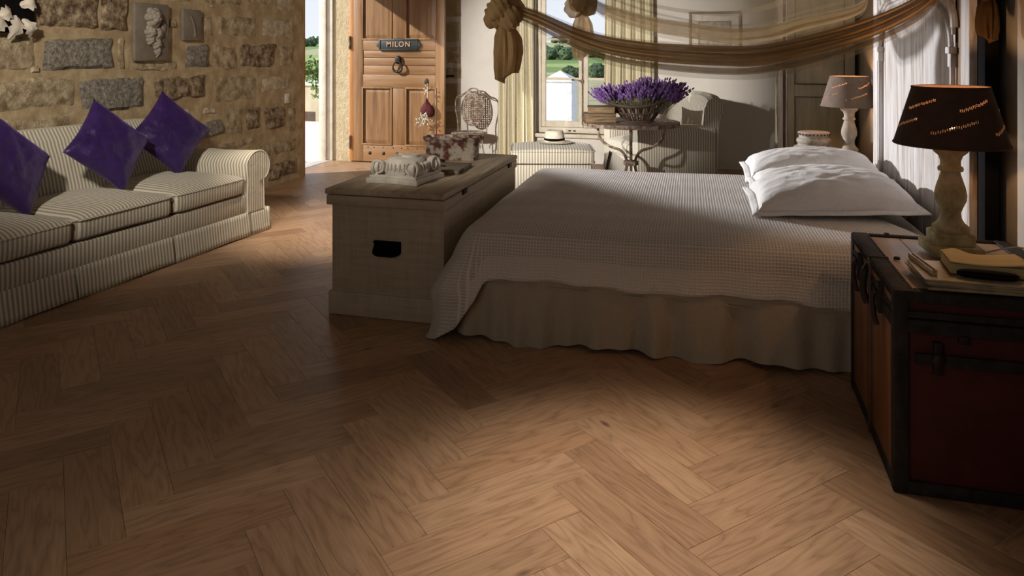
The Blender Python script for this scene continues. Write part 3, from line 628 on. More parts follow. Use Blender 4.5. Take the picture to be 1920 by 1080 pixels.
# rolled arms
def arm(y_in, y_out, name='arm'):
    sg_ = 1 if y_out > y_in else -1; w = abs(y_out-y_in)
    # outline in (y,z): inner face, roll, outer face
    cy, cz, rr = w*0.56, 0.50, 0.125
    prof = [(0.02, 0.16), (0.015, 0.30), (0.02, 0.42)]
    for k in range(15):
        a = R(165-k*15); prof.append((cy+rr*1.12*math.cos(a), cz+rr*math.sin(a)))
    prof += [(w*0.82, 0.40), (w*0.84, 0.30), (w*0.86, 0.16)]
    n = len(prof); mb = MB(); xs = [bx_+0.10, bx_+0.25, bx_+0.4, bx_+0.55, bx_+0.7, fx-0.04, fx-0.012, fx+0.004]
    ins = [0, 0, 0, 0, 0, 0, 0.004, 0.016]
    vs = []; fs = []
    ccy = w*0.5; ccz = 0.38
    for i, x in enumerate(xs):
        for y, z in prof:
            dy, dz = ccy-y, ccz-z; l = math.hypot(dy, dz)
            y2 = y+dy/l*ins[i]; z2 = z+dz/l*ins[i]
            vs.append((x, y_in+sg_*y2, z2+0.01*math.sin(x*5)+0.006*noise.noise(Vector((x*6, y*6, z*6)))))
    for i in range(len(xs)-1):
        for j in range(n-1):
            a = i*n+j; fs.append((a, a+1, a+n+1, a+n))
    mb.add(vs, fs); o = mb.build(name, M['stripe_x'], sofa)
    # front facing panel of the arm
    mp_ = MB(); vs = [Vector((fx+0.008, y_in+sg_*(y+(ccy-y)*0.06), z+(ccz-z)*0.05)) for y, z in prof]
    mp_.add(vs+[Vector((fx+0.012, y_in+sg_*ccy, ccz))], [(i, i+1, n) for i in range(n-1)]+[(n-1, 0, n)]); mp_.build('arm_front', M['stripe_y'], o)
    MB().tube([Vector((fx+0.005, y_in+sg_*(y+(ccy-y)*0.03), z+(ccz-z)*0.025)) for y, z in prof], 0.006, 6).build('piping', M['stripe_x'], o)
    return o
arm(SY1-AY, SY1); arm(SY0+AY, SY0)
# sloping back with rolled top
def bk(u, v):
    y = lerp(SY0+0.10, SY1-0.10, u)
    prof_ = [(-0.60, 0.30), (-0.64, 0.50), (-0.69, 0.70), (-0.73, 0.83), (-0.775, 0.90), (-0.83, 0.905), (-0.87, 0.86), (-0.885, 0.78), (-0.87, 0.5), (-0.86, 0.1)]
    t = v*(len(prof_)-1); i = min(int(t), len(prof_)-2); t -= i
    x = lerp(prof_[i][0], prof_[i+1][0], t); z = lerp(prof_[i][1], prof_[i+1][1], t)
    e = max(0, abs(2*u-1)-0.72)/0.28
    z = z-(0.16*e*e if z > 0.55 else 0.1*e*e*z)
    return Vector((x+0.01*noise.noise(Vector((y*3, z*4, 1))), y, z+0.03*(0.5-u)*(z > 0.7)-0.03*min(1, max(0, (z-0.5)/0.3))))
MB().grid(bk, 48, 27).build('back', M['stripe_y'], sofa)
# seat cushions
cy_ = [SY0+AY+0.0, -0.36, 0.37, SY1-AY-0.0]
for a_, b_ in zip(cy_, cy_[1:]):
    w = (b_-a_)/2-0.004; seed = a_*7
    def pf_(p, w=w, seed=seed):
        k = (1-min(1, (p.x/0.37)**2))*(1-min(1, (p.y/w)**2))
        if p.z > 0: p.z += 0.05*k**0.6-0.004
        p.z += 0.008*noise.noise(Vector((p.x*7, p.y*7, seed)))
        p.x += 0.008*noise.noise(Vector((p.y*6, p.z*8, seed)))
        return p
    MB().superq((fx-0.36, (a_+b_)/2, 0.378), (0.37, w, 0.072), 0.28, 0.13, 64, 20, pf_).build('seat_cushion', M['stripe_y'], sofa)
    ww = w*0.985
    pts = []
    for t in range(48):
        a = 2*PI*t/48; ca, sa = math.cos(a), math.sin(a)
        pts.append(Vector((fx-0.36+0.371*math.copysign(abs(ca)**0.13, ca), (a_+b_)/2+w*math.copysign(abs(sa)**0.13, sa), 0.438-0.008)))
    MB().tube(pts, 0.005, 6, True).build('piping', M['stripe_y'], sofa)

# ------------------------------------------------------------------ purple cushions
def pillow_mb(a, b, T_, n=28, pinch=0.10, wr=0.012, seed=0, p=0.42, under=1.0):
    mb = MB()
    def surf(sg_):
        def g(u, v):
            x, y = 2*u-1, 2*v-1
            h = max(0, (1-x*x)*(1-y*y))**p
            px = a*x*(1-pinch*(1-x*x*0.0)*(1-y*y)**1.0*abs(x)**2)
            py = b*y*(1-pinch*(1-x*x)**1.0*abs(y)**2)
            w = wr*noise.noise(Vector((x*2.5+seed, y*2.5, sg_*3)))*h+wr*0.7*noise.noise(Vector((x*6+seed, y*6, sg_*5)))*h
            return Vector((px, py, sg_*T_*h*(1 if sg_ > 0 else under)+w))
        return g
    mb.grid(surf(1), n, n); mb.grid(surf(-1), n, n); return mb
for nm, loc, tw, tilt, lab in (
    ('throw_cushion', (-3.84, 3.32, 0.735), R(10), R(22), 'purple silk cushion standing on its corner, farthest from the sofa arm by the doorway'),
    ('throw_cushion', (-3.82, 4.02, 0.755), R(-6), R(24), 'purple silk cushion standing on its corner, middle one of three'),
    ('throw_cushion', (-3.84, 4.62, 0.765), R(-20), R(20), 'purple silk cushion standing on its corner against the rolled sofa arm')):
    mb = pillow_mb(0.235, 0.235, 0.085, seed=loc[1]*9)
    o = mb.build(nm, M['purple'], None, merge=True); tag(o, lab, 'cushion', 'purple cushions on the sofa')
    o.matrix_world = T(loc)@RZ(tw)@RY(R(90)-tilt)@RZ(R(45))

# ------------------------------------------------------------------ blanket chest
CX0, CX1, CY0, CY1 = -1.965, -1.305, 3.53, 4.95
chest = thing('blanket_chest', 'washed pine blanket chest with black pull at the foot of the bed', 'chest', (CX0, CY0, 0))
cw, cl = CX1-CX0, CY1-CY0
MB().box(0.022, cw-0.012, 0.014, cl-0.014, 0.10, 0.575).build('body', M['chest'], chest, bevel=0.005)
MB().box(0.006, cw-0.002, 0.0, cl, 0.0, 0.122).build('plinth', M['chest'], chest, bevel=0.008)
MB().box(0.0, cw-0.004, -0.008, cl+0.004, 0.575, 0.626).build('rim', M['chest'], chest, bevel=0.005)
lid = MB().box(-0.006, cw, -0.014, cl+0.006, 0.630, 0.66).build('lid', M['chest_top'], chest, bevel=0.007, seg=3)
for y in (0.30, 1.22):
    MB().box(cw-0.002, cw+0.006, y-0.035, y+0.035, 0.606, 0.634).build('hinge', M['iron'], chest, bevel=0.002)
px_, pz_ = -1.625-CX0, 0.365
h_ = MB().prism([(-0.075,0.036),(0.075,0.036),(0.075,-0.022),(0.062,-0.036),(-0.062,-0.036),(-0.075,-0.022)], 0.008, 0.016, T((px_, 0, pz_))).build('pull_plate', M['black'], chest, bevel=0.002)
MB().prism([(-0.072,0.034),(0.072,0.034),(0.072,0.028),(-0.072,0.028)], -0.012, 0.012, T((px_, 0, pz_))).tube(spline([(px_-0.062, 0, pz_+0.02), (px_-0.06, -0.022, pz_-0.024), (px_, -0.026, pz_-0.03), (px_+0.06, -0.022, pz_-0.024), (px_+0.062, 0, pz_+0.02)], 16), 0.0075, 8).build('handle', M['black'], h_)

# carved ionic capital
cap = thing('ionic_capital', 'pale carved ionic capital with scrolls on the chest', 'capital', (-1.655, 3.85, 0.661), R(-7))
def sq(mb, a, z0, z1, conc=0.0, n=10):
    pts = []
    for k in range(4):
        for i in range(n):
            t = i/n; s = 2*t-1
            p = Vector((s*a, -a+conc*a*(1-s*s)))
            c_, s_ = math.cos(k*PI/2), math.sin(k*PI/2); pts.append((c_*p.x-s_*p.y, s_*p.x+c_*p.y))
    m_ = len(pts)
    return mb.add([(x, y, z0) for x, y in pts]+[(x, y, z1) for x, y in pts], [tuple(range(m_))[::-1], tuple(range(m_, 2*m_))]+[(i, (i+1) % m_, m_+(i+1) % m_, m_+i) for i in range(m_)])
rc = RZ(R(0))
sq(MB(), 0.158, 0.0, 0.028, 0.12).build('abacus_slab', M['capital'], cap, bevel=0.003); sq(MB(), 0.145, 0.028, 0.042, 0.13).build('fillet', M['capital'], cap, bevel=0.002)
MB().lathe([(0.12, 0.042), (0.125, 0.06), (0.115, 0.10), (0.098, 0.122), (0.09, 0.128), (0.0, 0.13)], 32).build('drum', M['capital'], cap)
MB().lathe([(0.05, 0.126), (0.05, 0.142), (0, 0.142)], 20, T((0.02, 0.02, 0))).build('dowel_boss', M['capital'], cap)
for k in range(4):
    a = PI/4+k*PI/2; cx_, cy2 = 0.148*math.cos(a), 0.148*math.sin(a)
    for s_ in (-1, 1):
        mb = MB(); pts = []; rad = []
        Mv = T((cx_, cy2, 0.083))@RZ(a+s_*R(40))
        for i in range(46):
            t = i/45; rr = 0.044*(1-0.80*t); th = -PI/2+t*2*PI*2.3
            pts.append((s_*0+rr*math.cos(th)*1.0, 0.018*s_*-1, rr*math.sin(th))); rad.append(0.0085*(1-0.45*t))
        mb.tube([Mv@Vector(p) for p in pts], rad, 6); mb.ball(Mv@Vector((0, -0.018*s_, 0)), 0.009, 8, 6)
        mb.lathe([(0, -0.015), (0.036, -0.012), (0.036, 0.010), (0, 0.012)], 20, Mv@RX(PI/2))
        mb.build('scroll', M['capital'], cap)
for k in range(4):
    for i in range(-2, 3):
        a = k*PI/2; Me = RZ(a)@T((0.026*i, -0.118+0.004*abs(i), 0.082))
        MB().superq((0, 0, 0), (0.0095, 0.012, 0.026), 0.9, 0.9, 10, 8, M=Me).tube([Me@Vector((0.014*math.cos(t), -0.003, 0.03*math.sin(t))) for t in [PI*j/10+PI for j in range(11)]], 0.003, 5).build('egg_moulding', M['capital'], cap)

# planter trough
tr = thing('planter_trough', 'flared terracotta trough with chipped white paint on the chest', 'planter', (-1.67, 4.66, 0.661), R(6))
def trough(u, v):
    prof_ = [(0.80, 0.0), (0.83, 0.035), (0.86, 0.05), (0.87, 0.10), (0.92, 0.125), (1.0, 0.135), (1.0, 0.15), (0.92, 0.15), (0.80, 0.135), (0.74, 0.03), (0.0, 0.03)]
    t = v*(len(prof_)-1); i = min(int(t), len(prof_)-2); t -= i
    k = lerp(prof_[i][0], prof_[i+1][0], t); z = lerp(prof_[i][1], prof_[i+1][1], t)
    a = 2*PI*u; c_, s_ = math.cos(a), math.sin(a)
    ax, ay = 0.185, 0.09
    off = k-1 if k > 0.1 else -1
    x = math.copysign(abs(c_)**0.22, c_)*(ax+off*0.12 if k > 0.1 else 0); y = math.copysign(abs(s_)**0.22, s_)*(ay+off*0.1 if k > 0.1 else 0)
    return Vector((x+0.003*noise.noise(Vector((x*30, y*30, z*30))), y, z))
MB().grid(trough, 64, 30, cu=True).build('basin', M['trough'], tr)
MB().box(-0.15, 0.15, -0.06, 0.06, 0.0, 0.01).build('foot', M['trough'], tr)
# slab
sl = thing('slate_tile', 'flat brown grey tile lying between capital and trough', 'tile', (-1.60, 4.22, 0.661), R(3))
MB().box(-0.165, 0.165, -0.15, 0.15, 0, 0.024).build('tile_body', M['tile'], sl, bevel=0.004)
MB().lathe([(0, 0), (0.02, 0), (0.018, 0.006), (0, 0.007)], 12, T((0.03, -0.02, 0.024))).build('stud', M['iron'], sl)
MB().box(0.164, 0.169, -0.11, -0.05, 0.004, 0.02).build('edge_clip', M['iron'], sl)
ip = thing('iron_fitting', 'small dark scalloped iron fitting behind the capital', 'fitting', (-1.80, 4.43, 0.661), R(10))
MB().lathe([(0, 0), (0.05, 0), (0.052, 0.012), (0.03, 0.022), (0.012, 0.034), (0, 0.036)], 9, sx=1.3).build('boss', M['iron'], ip)
MB().superq((0.10, 0.03, 0.012), (0.05, 0.03, 0.012), 0.8, 0.8, 12, 8).build('tongue', M['iron'], ip)

# ------------------------------------------------------------------ bed
BRZ = R(1.8)
BL, BWd = 2.20, 1.86
bed = thing('bed', 'double bed with a gathered linen valance', 'bed', (-1.19, 3.42, 0), BRZ)
MB().box(0.03, BL, 0.04, BWd-0.04, 0.05, 0.30).build('bed_base', M['mattress'], bed, bevel=0.02)
MB().box(0.02, BL, 0.02, BWd-0.02, 0.302, 0.508).build('mattress', M['mattress'], bed, bevel=0.05, seg=3)
def skirt_path(t):      # from head-near along the near side, round the foot corner, along the foot
    L1 = BL-0.02; L2 = BWd
    d = t*(L1+L2)
    if d < L1: return Vector((BL-d, 0.0, 0)), Vector((0, -1, 0)), d
    return Vector((0.02, d-L1, 0)), Vector((-1, 0, 0)), d
def skirt(u, v):
    p, n_, d = skirt_path(u)
    z = lerp(0.300, 0.012, v)
    f = 0.018*math.sin(d*21+1.7*math.sin(d*5))+0.010*math.sin(d*47+2*math.sin(d*3.3))+0.012*noise.noise(Vector((d*6, 0, 4)))
    q = p+n_*(0.004+v**0.55*(f*1.35+0.032))
    return Vector((q.x, q.y, z+0.012*math.sin(d*8.5+1.5)*v*(v > 0.9)))
o = MB().grid(skirt, 420, 12).build('valance', M['linen'], bed)
def band(u, v):
    p, n_, d = skirt_path(u)
    return p+n_*(0.008+0.010*math.sin(PI*v)+0.004*noise.noise(Vector((d*5, v*2, 9))))+Vector((0, 0, lerp(0.345, 0.262, v)-0.012*math.sin(d*2.2)))
MB().grid(band, 160, 6).build('valance_band', M['linen'], bed)
MB().tube([skirt_path(i/120)[0]+skirt_path(i/120)[1]*0.014+Vector((0, 0, 0.262-0.012*math.sin(skirt_path(i/120)[2]*2.2))) for i in range(121)], 0.005, 6).build('piping', M['linen'], bed)

# coverlet, draped: top and the hanging near side, foot and far side
cov = MB(); uvs = []; hemv = []
rc_ = 0.065; ztop = 0.535
def edge_pt(t):
    # perimeter near-head -> near-foot corner -> far-foot corner -> far-head ; returns point, normal, side
    L1, L2 = BL-0.02-rc_, BWd-2*rc_; q_ = PI/2*rc_
    tot = 2*L1+L2+2*q_; d = t*tot
    if d < L1: return Vector((BL-d, 0, 0)), Vector((0, -1, 0)), 'near', d
    d -= L1
    if d < q_:
        a = d/q_*PI/2; return Vector((rc_+0.02-rc_*math.sin(a), rc_-rc_*math.cos(a), 0)), Vector((-math.sin(a), -math.cos(a), 0)), 'c1', a
    d -= q_
    if d < L2: return Vector((0.02, rc_+d, 0)), Vector((-1, 0, 0)), 'foot', d
    d -= L2
    if d < q_:
        a = d/q_*PI/2; return Vector((rc_+0.02-rc_*math.cos(a), BWd-rc_+rc_*math.sin(a), 0)), Vector((-math.cos(a), math.sin(a), 0)), 'c2', a
    d -= q_
    return Vector((0.02+rc_+d, BWd, 0)), Vector((0, 1, 0)), 'far', d
NP, NT, ND = 300, 26, 16
tc1 = (BL-0.02-rc_+PI/4*rc_)/(2*(BL-0.02-rc_)+BWd-2*rc_+PI*rc_)
def cov_fn(u, v):
    e, n_, side, d = edge_pt(u)
    cor = math.exp(-abs((u-tc1)/(0.0095 if u < tc1 else 0.020))**3.0)
    ctr = Vector((lerp(0.6, BL-0.35, min(1, max(0, (e.x-0.02)/(BL-0.02)))), BWd*0.5, 0))
    if v <= 0.5:                       # top, from the inside out
        t = v/0.5; p = ctr.lerp(e, t**0.8)
        k = max(0, (t-0.80)/0.20)
        z = ztop+0.008*noise.noise(Vector((p.x*2, p.y*2, 0)))-0.030*k**2.4+0.012*(1-t*t)
        return Vector((p.x, p.y, z)), (p.x, p.y), 0.0
    q = (v-0.5)/0.5
    drop = 0.235
    if side == 'near': drop = 0.225+0.012*math.sin(d*2.6+1)+0.012*math.sin(d*6)
    if side == 'foot': drop = 0.25
    if side == 'far': drop = 0.25
    drop = lerp(drop, 0.565, cor**0.8)
    ln = drop*q
    fold = 0.012*math.sin(u*150)+0.008*noise.noise(Vector((u*90, 0, 2)))
    out = 0.032*(1-math.exp(-q*7))+(fold*q if side in ('near',) else 0.004*q)+cor*interp([(0, 0), (0.25, 0.045), (0.55, 0.145), (0.78, 0.13), (1, 0.165)], q)
    if side == 'foot': out = min(out, 0.06) if cor < 0.05 else out
    dirn = n_.lerp(Vector((-0.9, -0.45, 0)).normalized(), min(1, cor*1.1)).normalized()
    p = e+dirn*out+n_*0.004
    z = max(0.006, ztop-0.030-ln*(1-0.10*cor*math.sin(q*PI)))
    # tangential gathering so that the corner forms a fold
    uvp = e+n_*ln
    hem = 1.0 if (side == 'near' and cor < 0.35 and drop-ln < 0.115) else 0.0
    return Vector((p.x, p.y, z)), (uvp.x, uvp.y), hem
vs = []; fs = []
NV = NT+ND
for i in range(NP+1):
    for j in range(NV+1):
        v = j/NT*0.5 if j <= NT else 0.5+(j-NT)/ND*0.5
        p, uv_, h_ = cov_fn(i/NP, v); vs.append(p); uvs.append(uv_); hemv.append(h_)
for i in range(NP):
    for j in range(NV):
        a = i*(NV+1)+j; fs.append((a, a+1, a+NV+2, a+NV+1))
cov.add(vs, fs)
me = bpy.data.meshes.new('coverlet'); me.from_pydata([tuple(p) for p in cov.v], [], cov.f)
for p in me.polygons: p.use_smooth = True
set_uv(me, lambda i: uvs[i]); at = me.attributes.new('hem', 'FLOAT', 'POINT')
for i, h_ in enumerate(hemv): at.data[i].value = h_
bm = bmesh.new(); bm.from_mesh(me); bmesh.ops.remove_doubles(bm, verts=bm.verts, dist=1e-4); bm.to_mesh(me); bm.free()
me.materials.append(M['waffle']); covo = bpy.data.objects.new('coverlet', me); C.objects.link(covo)
covo.location = (-1.19, 3.42, 0.006); covo.rotation_euler.z = BRZ
tag(covo, 'white waffle weave coverlet with plain linen border spread over the bed', 'bedspread')
sm = covo.modifiers.new('thick', 'SOLIDIFY'); sm.thickness = 0.004; sm.offset = 1

# pillows
def bed_pillow(loc, rz, ty, tx, a, b, T_, lab, seed):
    o = thing('pillow', lab, 'pillow', loc, 0, 'white pillows on the bed'); o.rotation_euler = (tx, ty, rz)
    pillow_mb(a, b, T_, 36, 0.05, 0.012, seed, 0.36, 0.35).build('pillow_body', M['cotton'], o, merge=True)
    # flat flange around the pillow body
    def fl(u, v):
        k = u*4; i = int(k) % 4; t = k-int(k); s = 2*t-1
        base = [(s*a, -b), (a, s*b), (-s*a, b), (-a, -s*b)][i]
        nrm = [(0, -1), (1, 0), (0, 1), (-1, 0)][i]
        w = 0.03
        ex = base[0]*(1+w/a*v)+0; ey = base[1]*(1+w/b*v)
        pin = 0.05*(1-s*s)*(1-v*0.4)
        return Vector((ex-(nrm[0]*a*pin), ey-(nrm[1]*b*pin), 0.010*noise.noise(Vector((ex*7, ey*7, seed)))-0.012*v))
    f = MB().grid(fl, 96, 3, cu=True).build('flange', M['cotton'], o); sm = f.modifiers.new('thick', 'SOLIDIFY'); sm.thickness = 0.006; sm.offset = 0
    return o
bed_pillow((0.575, 4.19, 0.612), R(3), R(-3), R(5), 0.38, 0.235, 0.135, 'white cotton pillow with flat hem, uppermost, beside the trunk', 1)
bed_pillow((0.60, 4.61, 0.604), R(-2), R(-2), R(3), 0.385, 0.20, 0.11, 'white cotton pillow half hidden between two others', 5)
bed_pillow((0.585, 5.05, 0.620), R(2), R(-2), R(5), 0.385, 0.23, 0.14, 'white cotton pillow on the far side beside the column base', 9)

# ------------------------------------------------------------------ headboard (local: y along the wall from the near side, z up, faces -x)
hb = thing('headboard', 'tall whitewashed arched panel headboard between the two bedside lamps', 'headboard', (1.035, 3.44, 0))
HBW = 1.95; HBH = 2.0
IY0, IY1 = 0.27, 1.76          # inner panel
def arch(y):                   # underside of the arch
    t = (y-IY0)/(IY1-IY0); e = 0.16
    if t < 0 or t > 1: return 0
    s_ = min(t, 1-t)/0.5
    return 1.40+0.20*(1-(1-min(1, s_/0.42))**2)**0.5+0.035*s_
nb = 8
for i in range(nb):
    a_, b_ = lerp(IY0-0.01, IY1+0.01, i/nb)+0.0018, lerp(IY0-0.01, IY1+0.01, (i+1)/nb)-0.0018
    MB().box(0.0, 0.025, a_, b_, 0.20, 1.68).build('board', M['paint_white'], hb, bevel=0.004)
MB().box(-0.012, 0.03, 0.235, IY0-0.03, 0.05, 1.42).build('inner_stile', M['brown_stile'], hb, bevel=0.004)
for a_, b_ in ((0.02, 0.13), (IY1+0.06, HBW)): MB().box(-0.024, 0.03, a_, b_, 0.0, HBH).build('stile', M['paint_white'], hb, bevel=0.006)
MB().box(-0.006, 0.03, 0.13, 0.235, 0.05, 1.9).build('inner_stile', M['brown_stile'], hb, bevel=0.004)
MB().box(-0.012, 0.03, IY1+0.0, IY1+0.06, 0.05, 1.42).build('inner_stile', M['paint_white'], hb, bevel=0.004)
MB().box(0.004, 0.055, -0.075, 0.018, 0.0, HBH).build('back_post', M['black'], hb, bevel=0.004)
# spandrel with the arch cut out
mb = MB(); n = 44; ys = [lerp(IY0-0.04, IY1+0.06, i/n) for i in range(n+1)]
vs = []; fs = []
for y in ys:
    za = max(arch(y), 1.36) if IY0 <= y <= IY1 else 1.36
    for x in (-0.016, 0.0): vs += [(x, y, za), (x, y, HBH)]
for i in range(n):
    a = i*4; b = a+4
    fs += [(a, b, b+1, a+1), (a+2, a+3, b+3, b+2), (a, a+2, b+2, b)]
mb.add(vs, fs); mb.build('arched_rail', M['paint_white'], hb, ang=50)
ap = [Vector((-0.02, y, arch(y))) for y in [lerp(IY0, IY1, (1-math.cos(PI*i/60))/2) for i in range(61)]]
for off, r_ in ((0.0, 0.014), (0.055, 0.010), (0.085, 0.016)):
    MB().tube([Vector((-0.016-r_*0.3, p.y+(0.0 if abs(p.y-(IY0+IY1)/2) < 0.4 else off*(0.5 if p.y > 1 else -0.5)), p.z+off)) for p in ap], r_, 8).build('arch_moulding', M['paint_white'], hb)
for y in (IY0-0.005, IY1+0.005):
    MB().tube([(-0.018, y, 0.2), (-0.018, y, 1.36)], 0.012, 8).build('edge_moulding', M['paint_white'], hb)
    MB().box(-0.04, 0.0, y-0.03, y+0.03, 1.37, 1.40).box(-0.032, 0.0, y-0.024, y+0.024, 1.31, 1.37).build('bracket', M['paint_white'], hb, bevel=0.004)

# ------------------------------------------------------------------ steamer trunk used as bedside table
TX0, TX1, TY0, TY1, TZ = 0.545, 1.11, 2.58, 3.345, 0.632
trunk = thing('steamer_trunk', 'old steamer trunk with black edging and dark red end, bedside table under the near lamp', 'trunk', (TX0, TY0, 0))
tw_, tl_ = TX1-TX0, TY1-TY0
MB().box(0.012, tw_-0.012, 0.012, tl_-0.012, 0.012, 0.545).build('body', M['trunk_red'], trunk, bevel=0.004)
lidt = MB().box(0.010, tw_-0.010, 0.010, tl_-0.010, 0.55, 0.625).build('lid', M['trunk_red'], trunk, bevel=0.004)
# end and side panels
for a_, b_ in ((0.04, 0.37), (0.395, 0.73)): MB().box(0.004, 0.013, a_, b_, 0.04, 0.54).build('side_panel', M['trunk_wood'], trunk, bevel=0.002)
MB().box(0.005, 0.013, 0.04, 0.73, 0.562, 0.606).build('lid_side', M['trunk_wood'], trunk, bevel=0.002)
for i in range(4):
    a_, b_ = lerp(0.055, tw_-0.05, i/4)+0.001, lerp(0.055, tw_-0.05, (i+1)/4)-0.001
    MB().box(a_, b_, 0.04, tl_-0.04, 0.622, 0.630).build('top_board', M['trunk_top'], trunk, bevel=0.002)
E_ = 0.042
def edge(name, x0, x1, y0, y1, z0, z1, mat='trunk_edge'): return MB().box(x0, x1, y0, y1, z0, z1).build(name, M[mat], trunk, bevel=0.005)
for z0, z1 in ((0.0, E_), (0.505, 0.548), (0.553, 0.575), (0.600, 0.634)):
    edge('edging', 0, tw_, -0.002, 0.014, z0, z1); edge('edging', 0, tw_, tl_-0.014, tl_, z0, z1)
    edge('edging', 0, 0.014, 0.014, tl_-0.014, z0, z1); edge('edging', tw_-0.014, tw_, 0.014, tl_-0.014, z0, z1)
for x0, x1 in ((0, E_), (tw_-E_, tw_)):
    for y0, y1 in ((-0.003, 0.013), (tl_-0.013, tl_+0.001)): edge('corner_edging', x0, x1, y0, y1, 0.0, 0.634)
edge('corner_edging', -0.002, 0.013, 0.0, E_, 0, 0.634); edge('corner_edging', -0.002, 0.013, tl_-E_, tl_, 0, 0.634)
for x0, x1 in ((0.0, 0.062), (tw_-0.05, tw_)): edge('top_edging', x0, x1, 0.0, tl_, 0.626, 0.637)
for y0, y1 in ((0.0, 0.045), (tl_-0.03, tl_)): edge('top_edging', 0.062, tw_-0.05, y0, y1, 0.626, 0.636)
edge('batten', -0.006, 0.012, 0.37, 0.395, 0.0, 0.634, 'batten'); edge('top_strap', -0.004, 0.062, 0.372, 0.392, 0.632, 0.641)
for y in (0.20, 0.56):
    c_ = MB().box(-0.012, 0.006, y-0.022, y+0.022, 0.50, 0.60).build('clasp', M['trunk_edge'], trunk, bevel=0.004)
    MB().tube(spline([(-0.014, y-0.012, 0.575), (-0.026, y, 0.55), (-0.02, y, 0.49), (-0.012, y, 0.455)], 12), 0.008, 6).build('hasp', M['iron'], c_)
MB().tube(spline([(-0.004, 0.40, 0.60), (-0.02, 0.382, 0.58), (-0.024, 0.38, 0.52), (-0.01, 0.382, 0.47)], 10), 0.012, 6).build('lock_hasp', M['iron'], trunk)
# end handle with brackets on the red face
hz_ = 0.435
MB().box(0.06, tw_-0.05, -0.006, 0.012, hz_-0.025, hz_+0.01).build('end_strap', M['trunk_edge'], trunk, bevel=0.003)
for x in (0.122, tw_-0.122):
    MB().box(x-0.012, x+0.012, -0.012, 0.01, hz_-0.05, hz_+0.05).ball((x, -0.014, hz_), (0.02, 0.012, 0.02)).build('handle_bracket', M['iron'], trunk, bevel=0.003)
MB().box(0.18, 0.21, -0.008, 0.012, 0.485, 0.51).build('catch', M['iron'], trunk, bevel=0.003)
mb = MB(); random.seed(2)
for i in range(26):
    y = 0.03+i*0.027
    mb.ball((0.052, y, 0.637), (0.004, 0.004, 0.003), 6, 4).ball((-0.003, y, 0.618), (0.003, 0.004, 0.004), 6, 4).ball((-0.003, y, 0.56), (0.003, 0.004, 0.004), 6, 4)
o = mb.build('nail_heads', M['iron'], trunk); o['kind'] = 'stuff'
for x, y in ((0.13, tl_-0.012), (0.30, tl_-0.012), (0.09, 0.385)): MB().lathe([(0, 0), (0.012, 0), (0.010, 0.008), (0, 0.010)], 10, T((x, y, 0.634))).build('stud', M['iron'], trunk)

# ------------------------------------------------------------------ lamps
def lamp(loc, lab, stone, shade, power, hcol, seed, sc=1.0):
    L_ = thing('table_lamp', lab, 'lamp', loc, R(4), 'baluster bedside lamps')
    MB().box(-0.085*sc, 0.085*sc, -0.085*sc, 0.085*sc, 0, 0.036*sc).build('plinth', M[stone], L_, bevel=0.005)
    MB().box(-0.064*sc, 0.064*sc, -0.064*sc, 0.064*sc, 0.036*sc, 0.078*sc).build('upper_plinth', M[stone], L_, bevel=0.006)
    prof_ = [(0.058, 0.078), (0.062, 0.088), (0.060, 0.100), (0.046, 0.112), (0.036, 0.130), (0.034, 0.150), (0.042, 0.172), (0.052, 0.195), (0.0535, 0.215), (0.048, 0.245), (0.040, 0.270), (0.034, 0.290), (0.032, 0.300), (0.041, 0.303), (0.043, 0.310), (0.041, 0.317), (0.034, 0.321), (0.034, 0.340), (0.040, 0.358), (0.056, 0.372), (0.060, 0.380), (0.060, 0.394), (0.0, 0.396)]
    MB().lathe([(r*sc, z*sc) for r, z in prof_], 40).build('baluster', M[stone], L_)
    z0, z1, r0, r1 = 0.402*sc, 0.612*sc, 0.190*sc, 0.128*sc
    nu, nv = 300, 44; vs = []; fs = []
    for i in range(nu):
        a = 2*PI*i/nu
        for j in range(nv+1):
            t = j/nv; r = lerp(r0, r1, t); vs.append((r*math.cos(a), r*math.sin(a), lerp(z0, z1, t)))
    # slanted open-work slots, cut out of the shade
    slots = []
    for k in range(5):
        slots += [(k*60+hcol, 10, 44, 10), (k*60+hcol+26, 27, 36, 8)]
    rm = set()
    for a0, j0, ln, rise in slots:
        for s_ in range(ln):
            if s_ % 2: continue
            jj = j0+int(rise*s_/ln)
            for w in range(2): rm.add(((a0+s_) % nu, jj+w))
    for i in range(nu):
        for j in range(nv):
            if (i, j) in rm: continue
            a = i*(nv+1)+j; b = ((i+1) % nu)*(nv+1)+j; fs.append((a, b, b+1, a+1))
    sh = MB().add(vs, fs).build('lamp_shade', M[shade], L_)
    for r, z in ((r0, z0), (r1, z1)): MB().tube([(r*math.cos(t), r*math.sin(t), z) for t in [2*PI*i/48 for i in range(48)]], 0.0035*sc, 6, True).build('rim', M[shade], sh)
    MB().lathe([(0.014*sc, 0.396*sc), (0.014*sc, 0.45*sc), (0, 0.45*sc)], 12).build('socket', M['iron'], L_)
    MB().ball((0, 0, 0.488*sc), (0.024*sc, 0.024*sc, 0.032*sc), 14, 10).build('bulb', M['bulb'], L_)
    for k in range(3): MB().tube([(0.014*sc, 0, 0.44*sc), (r1*0.98*math.cos(k*2.094), r1*0.98*math.sin(k*2.094), z1-0.01)], 0.002*sc, 5).build('shade_carrier', M['iron'], L_)
    pl = light('lamp_glow', 'POINT', (0, 0, 0.545*sc), power, (1.0, 0.55, 0.26), shadow_soft_size=0.02); pl.parent = L_
    return L_
lamp((0.842, 3.09, 0.640), 'table lamp with dark brown slotted shade and mossy stone baluster on the trunk', 'lampstone', 'shade', 4.6, 12, 1)
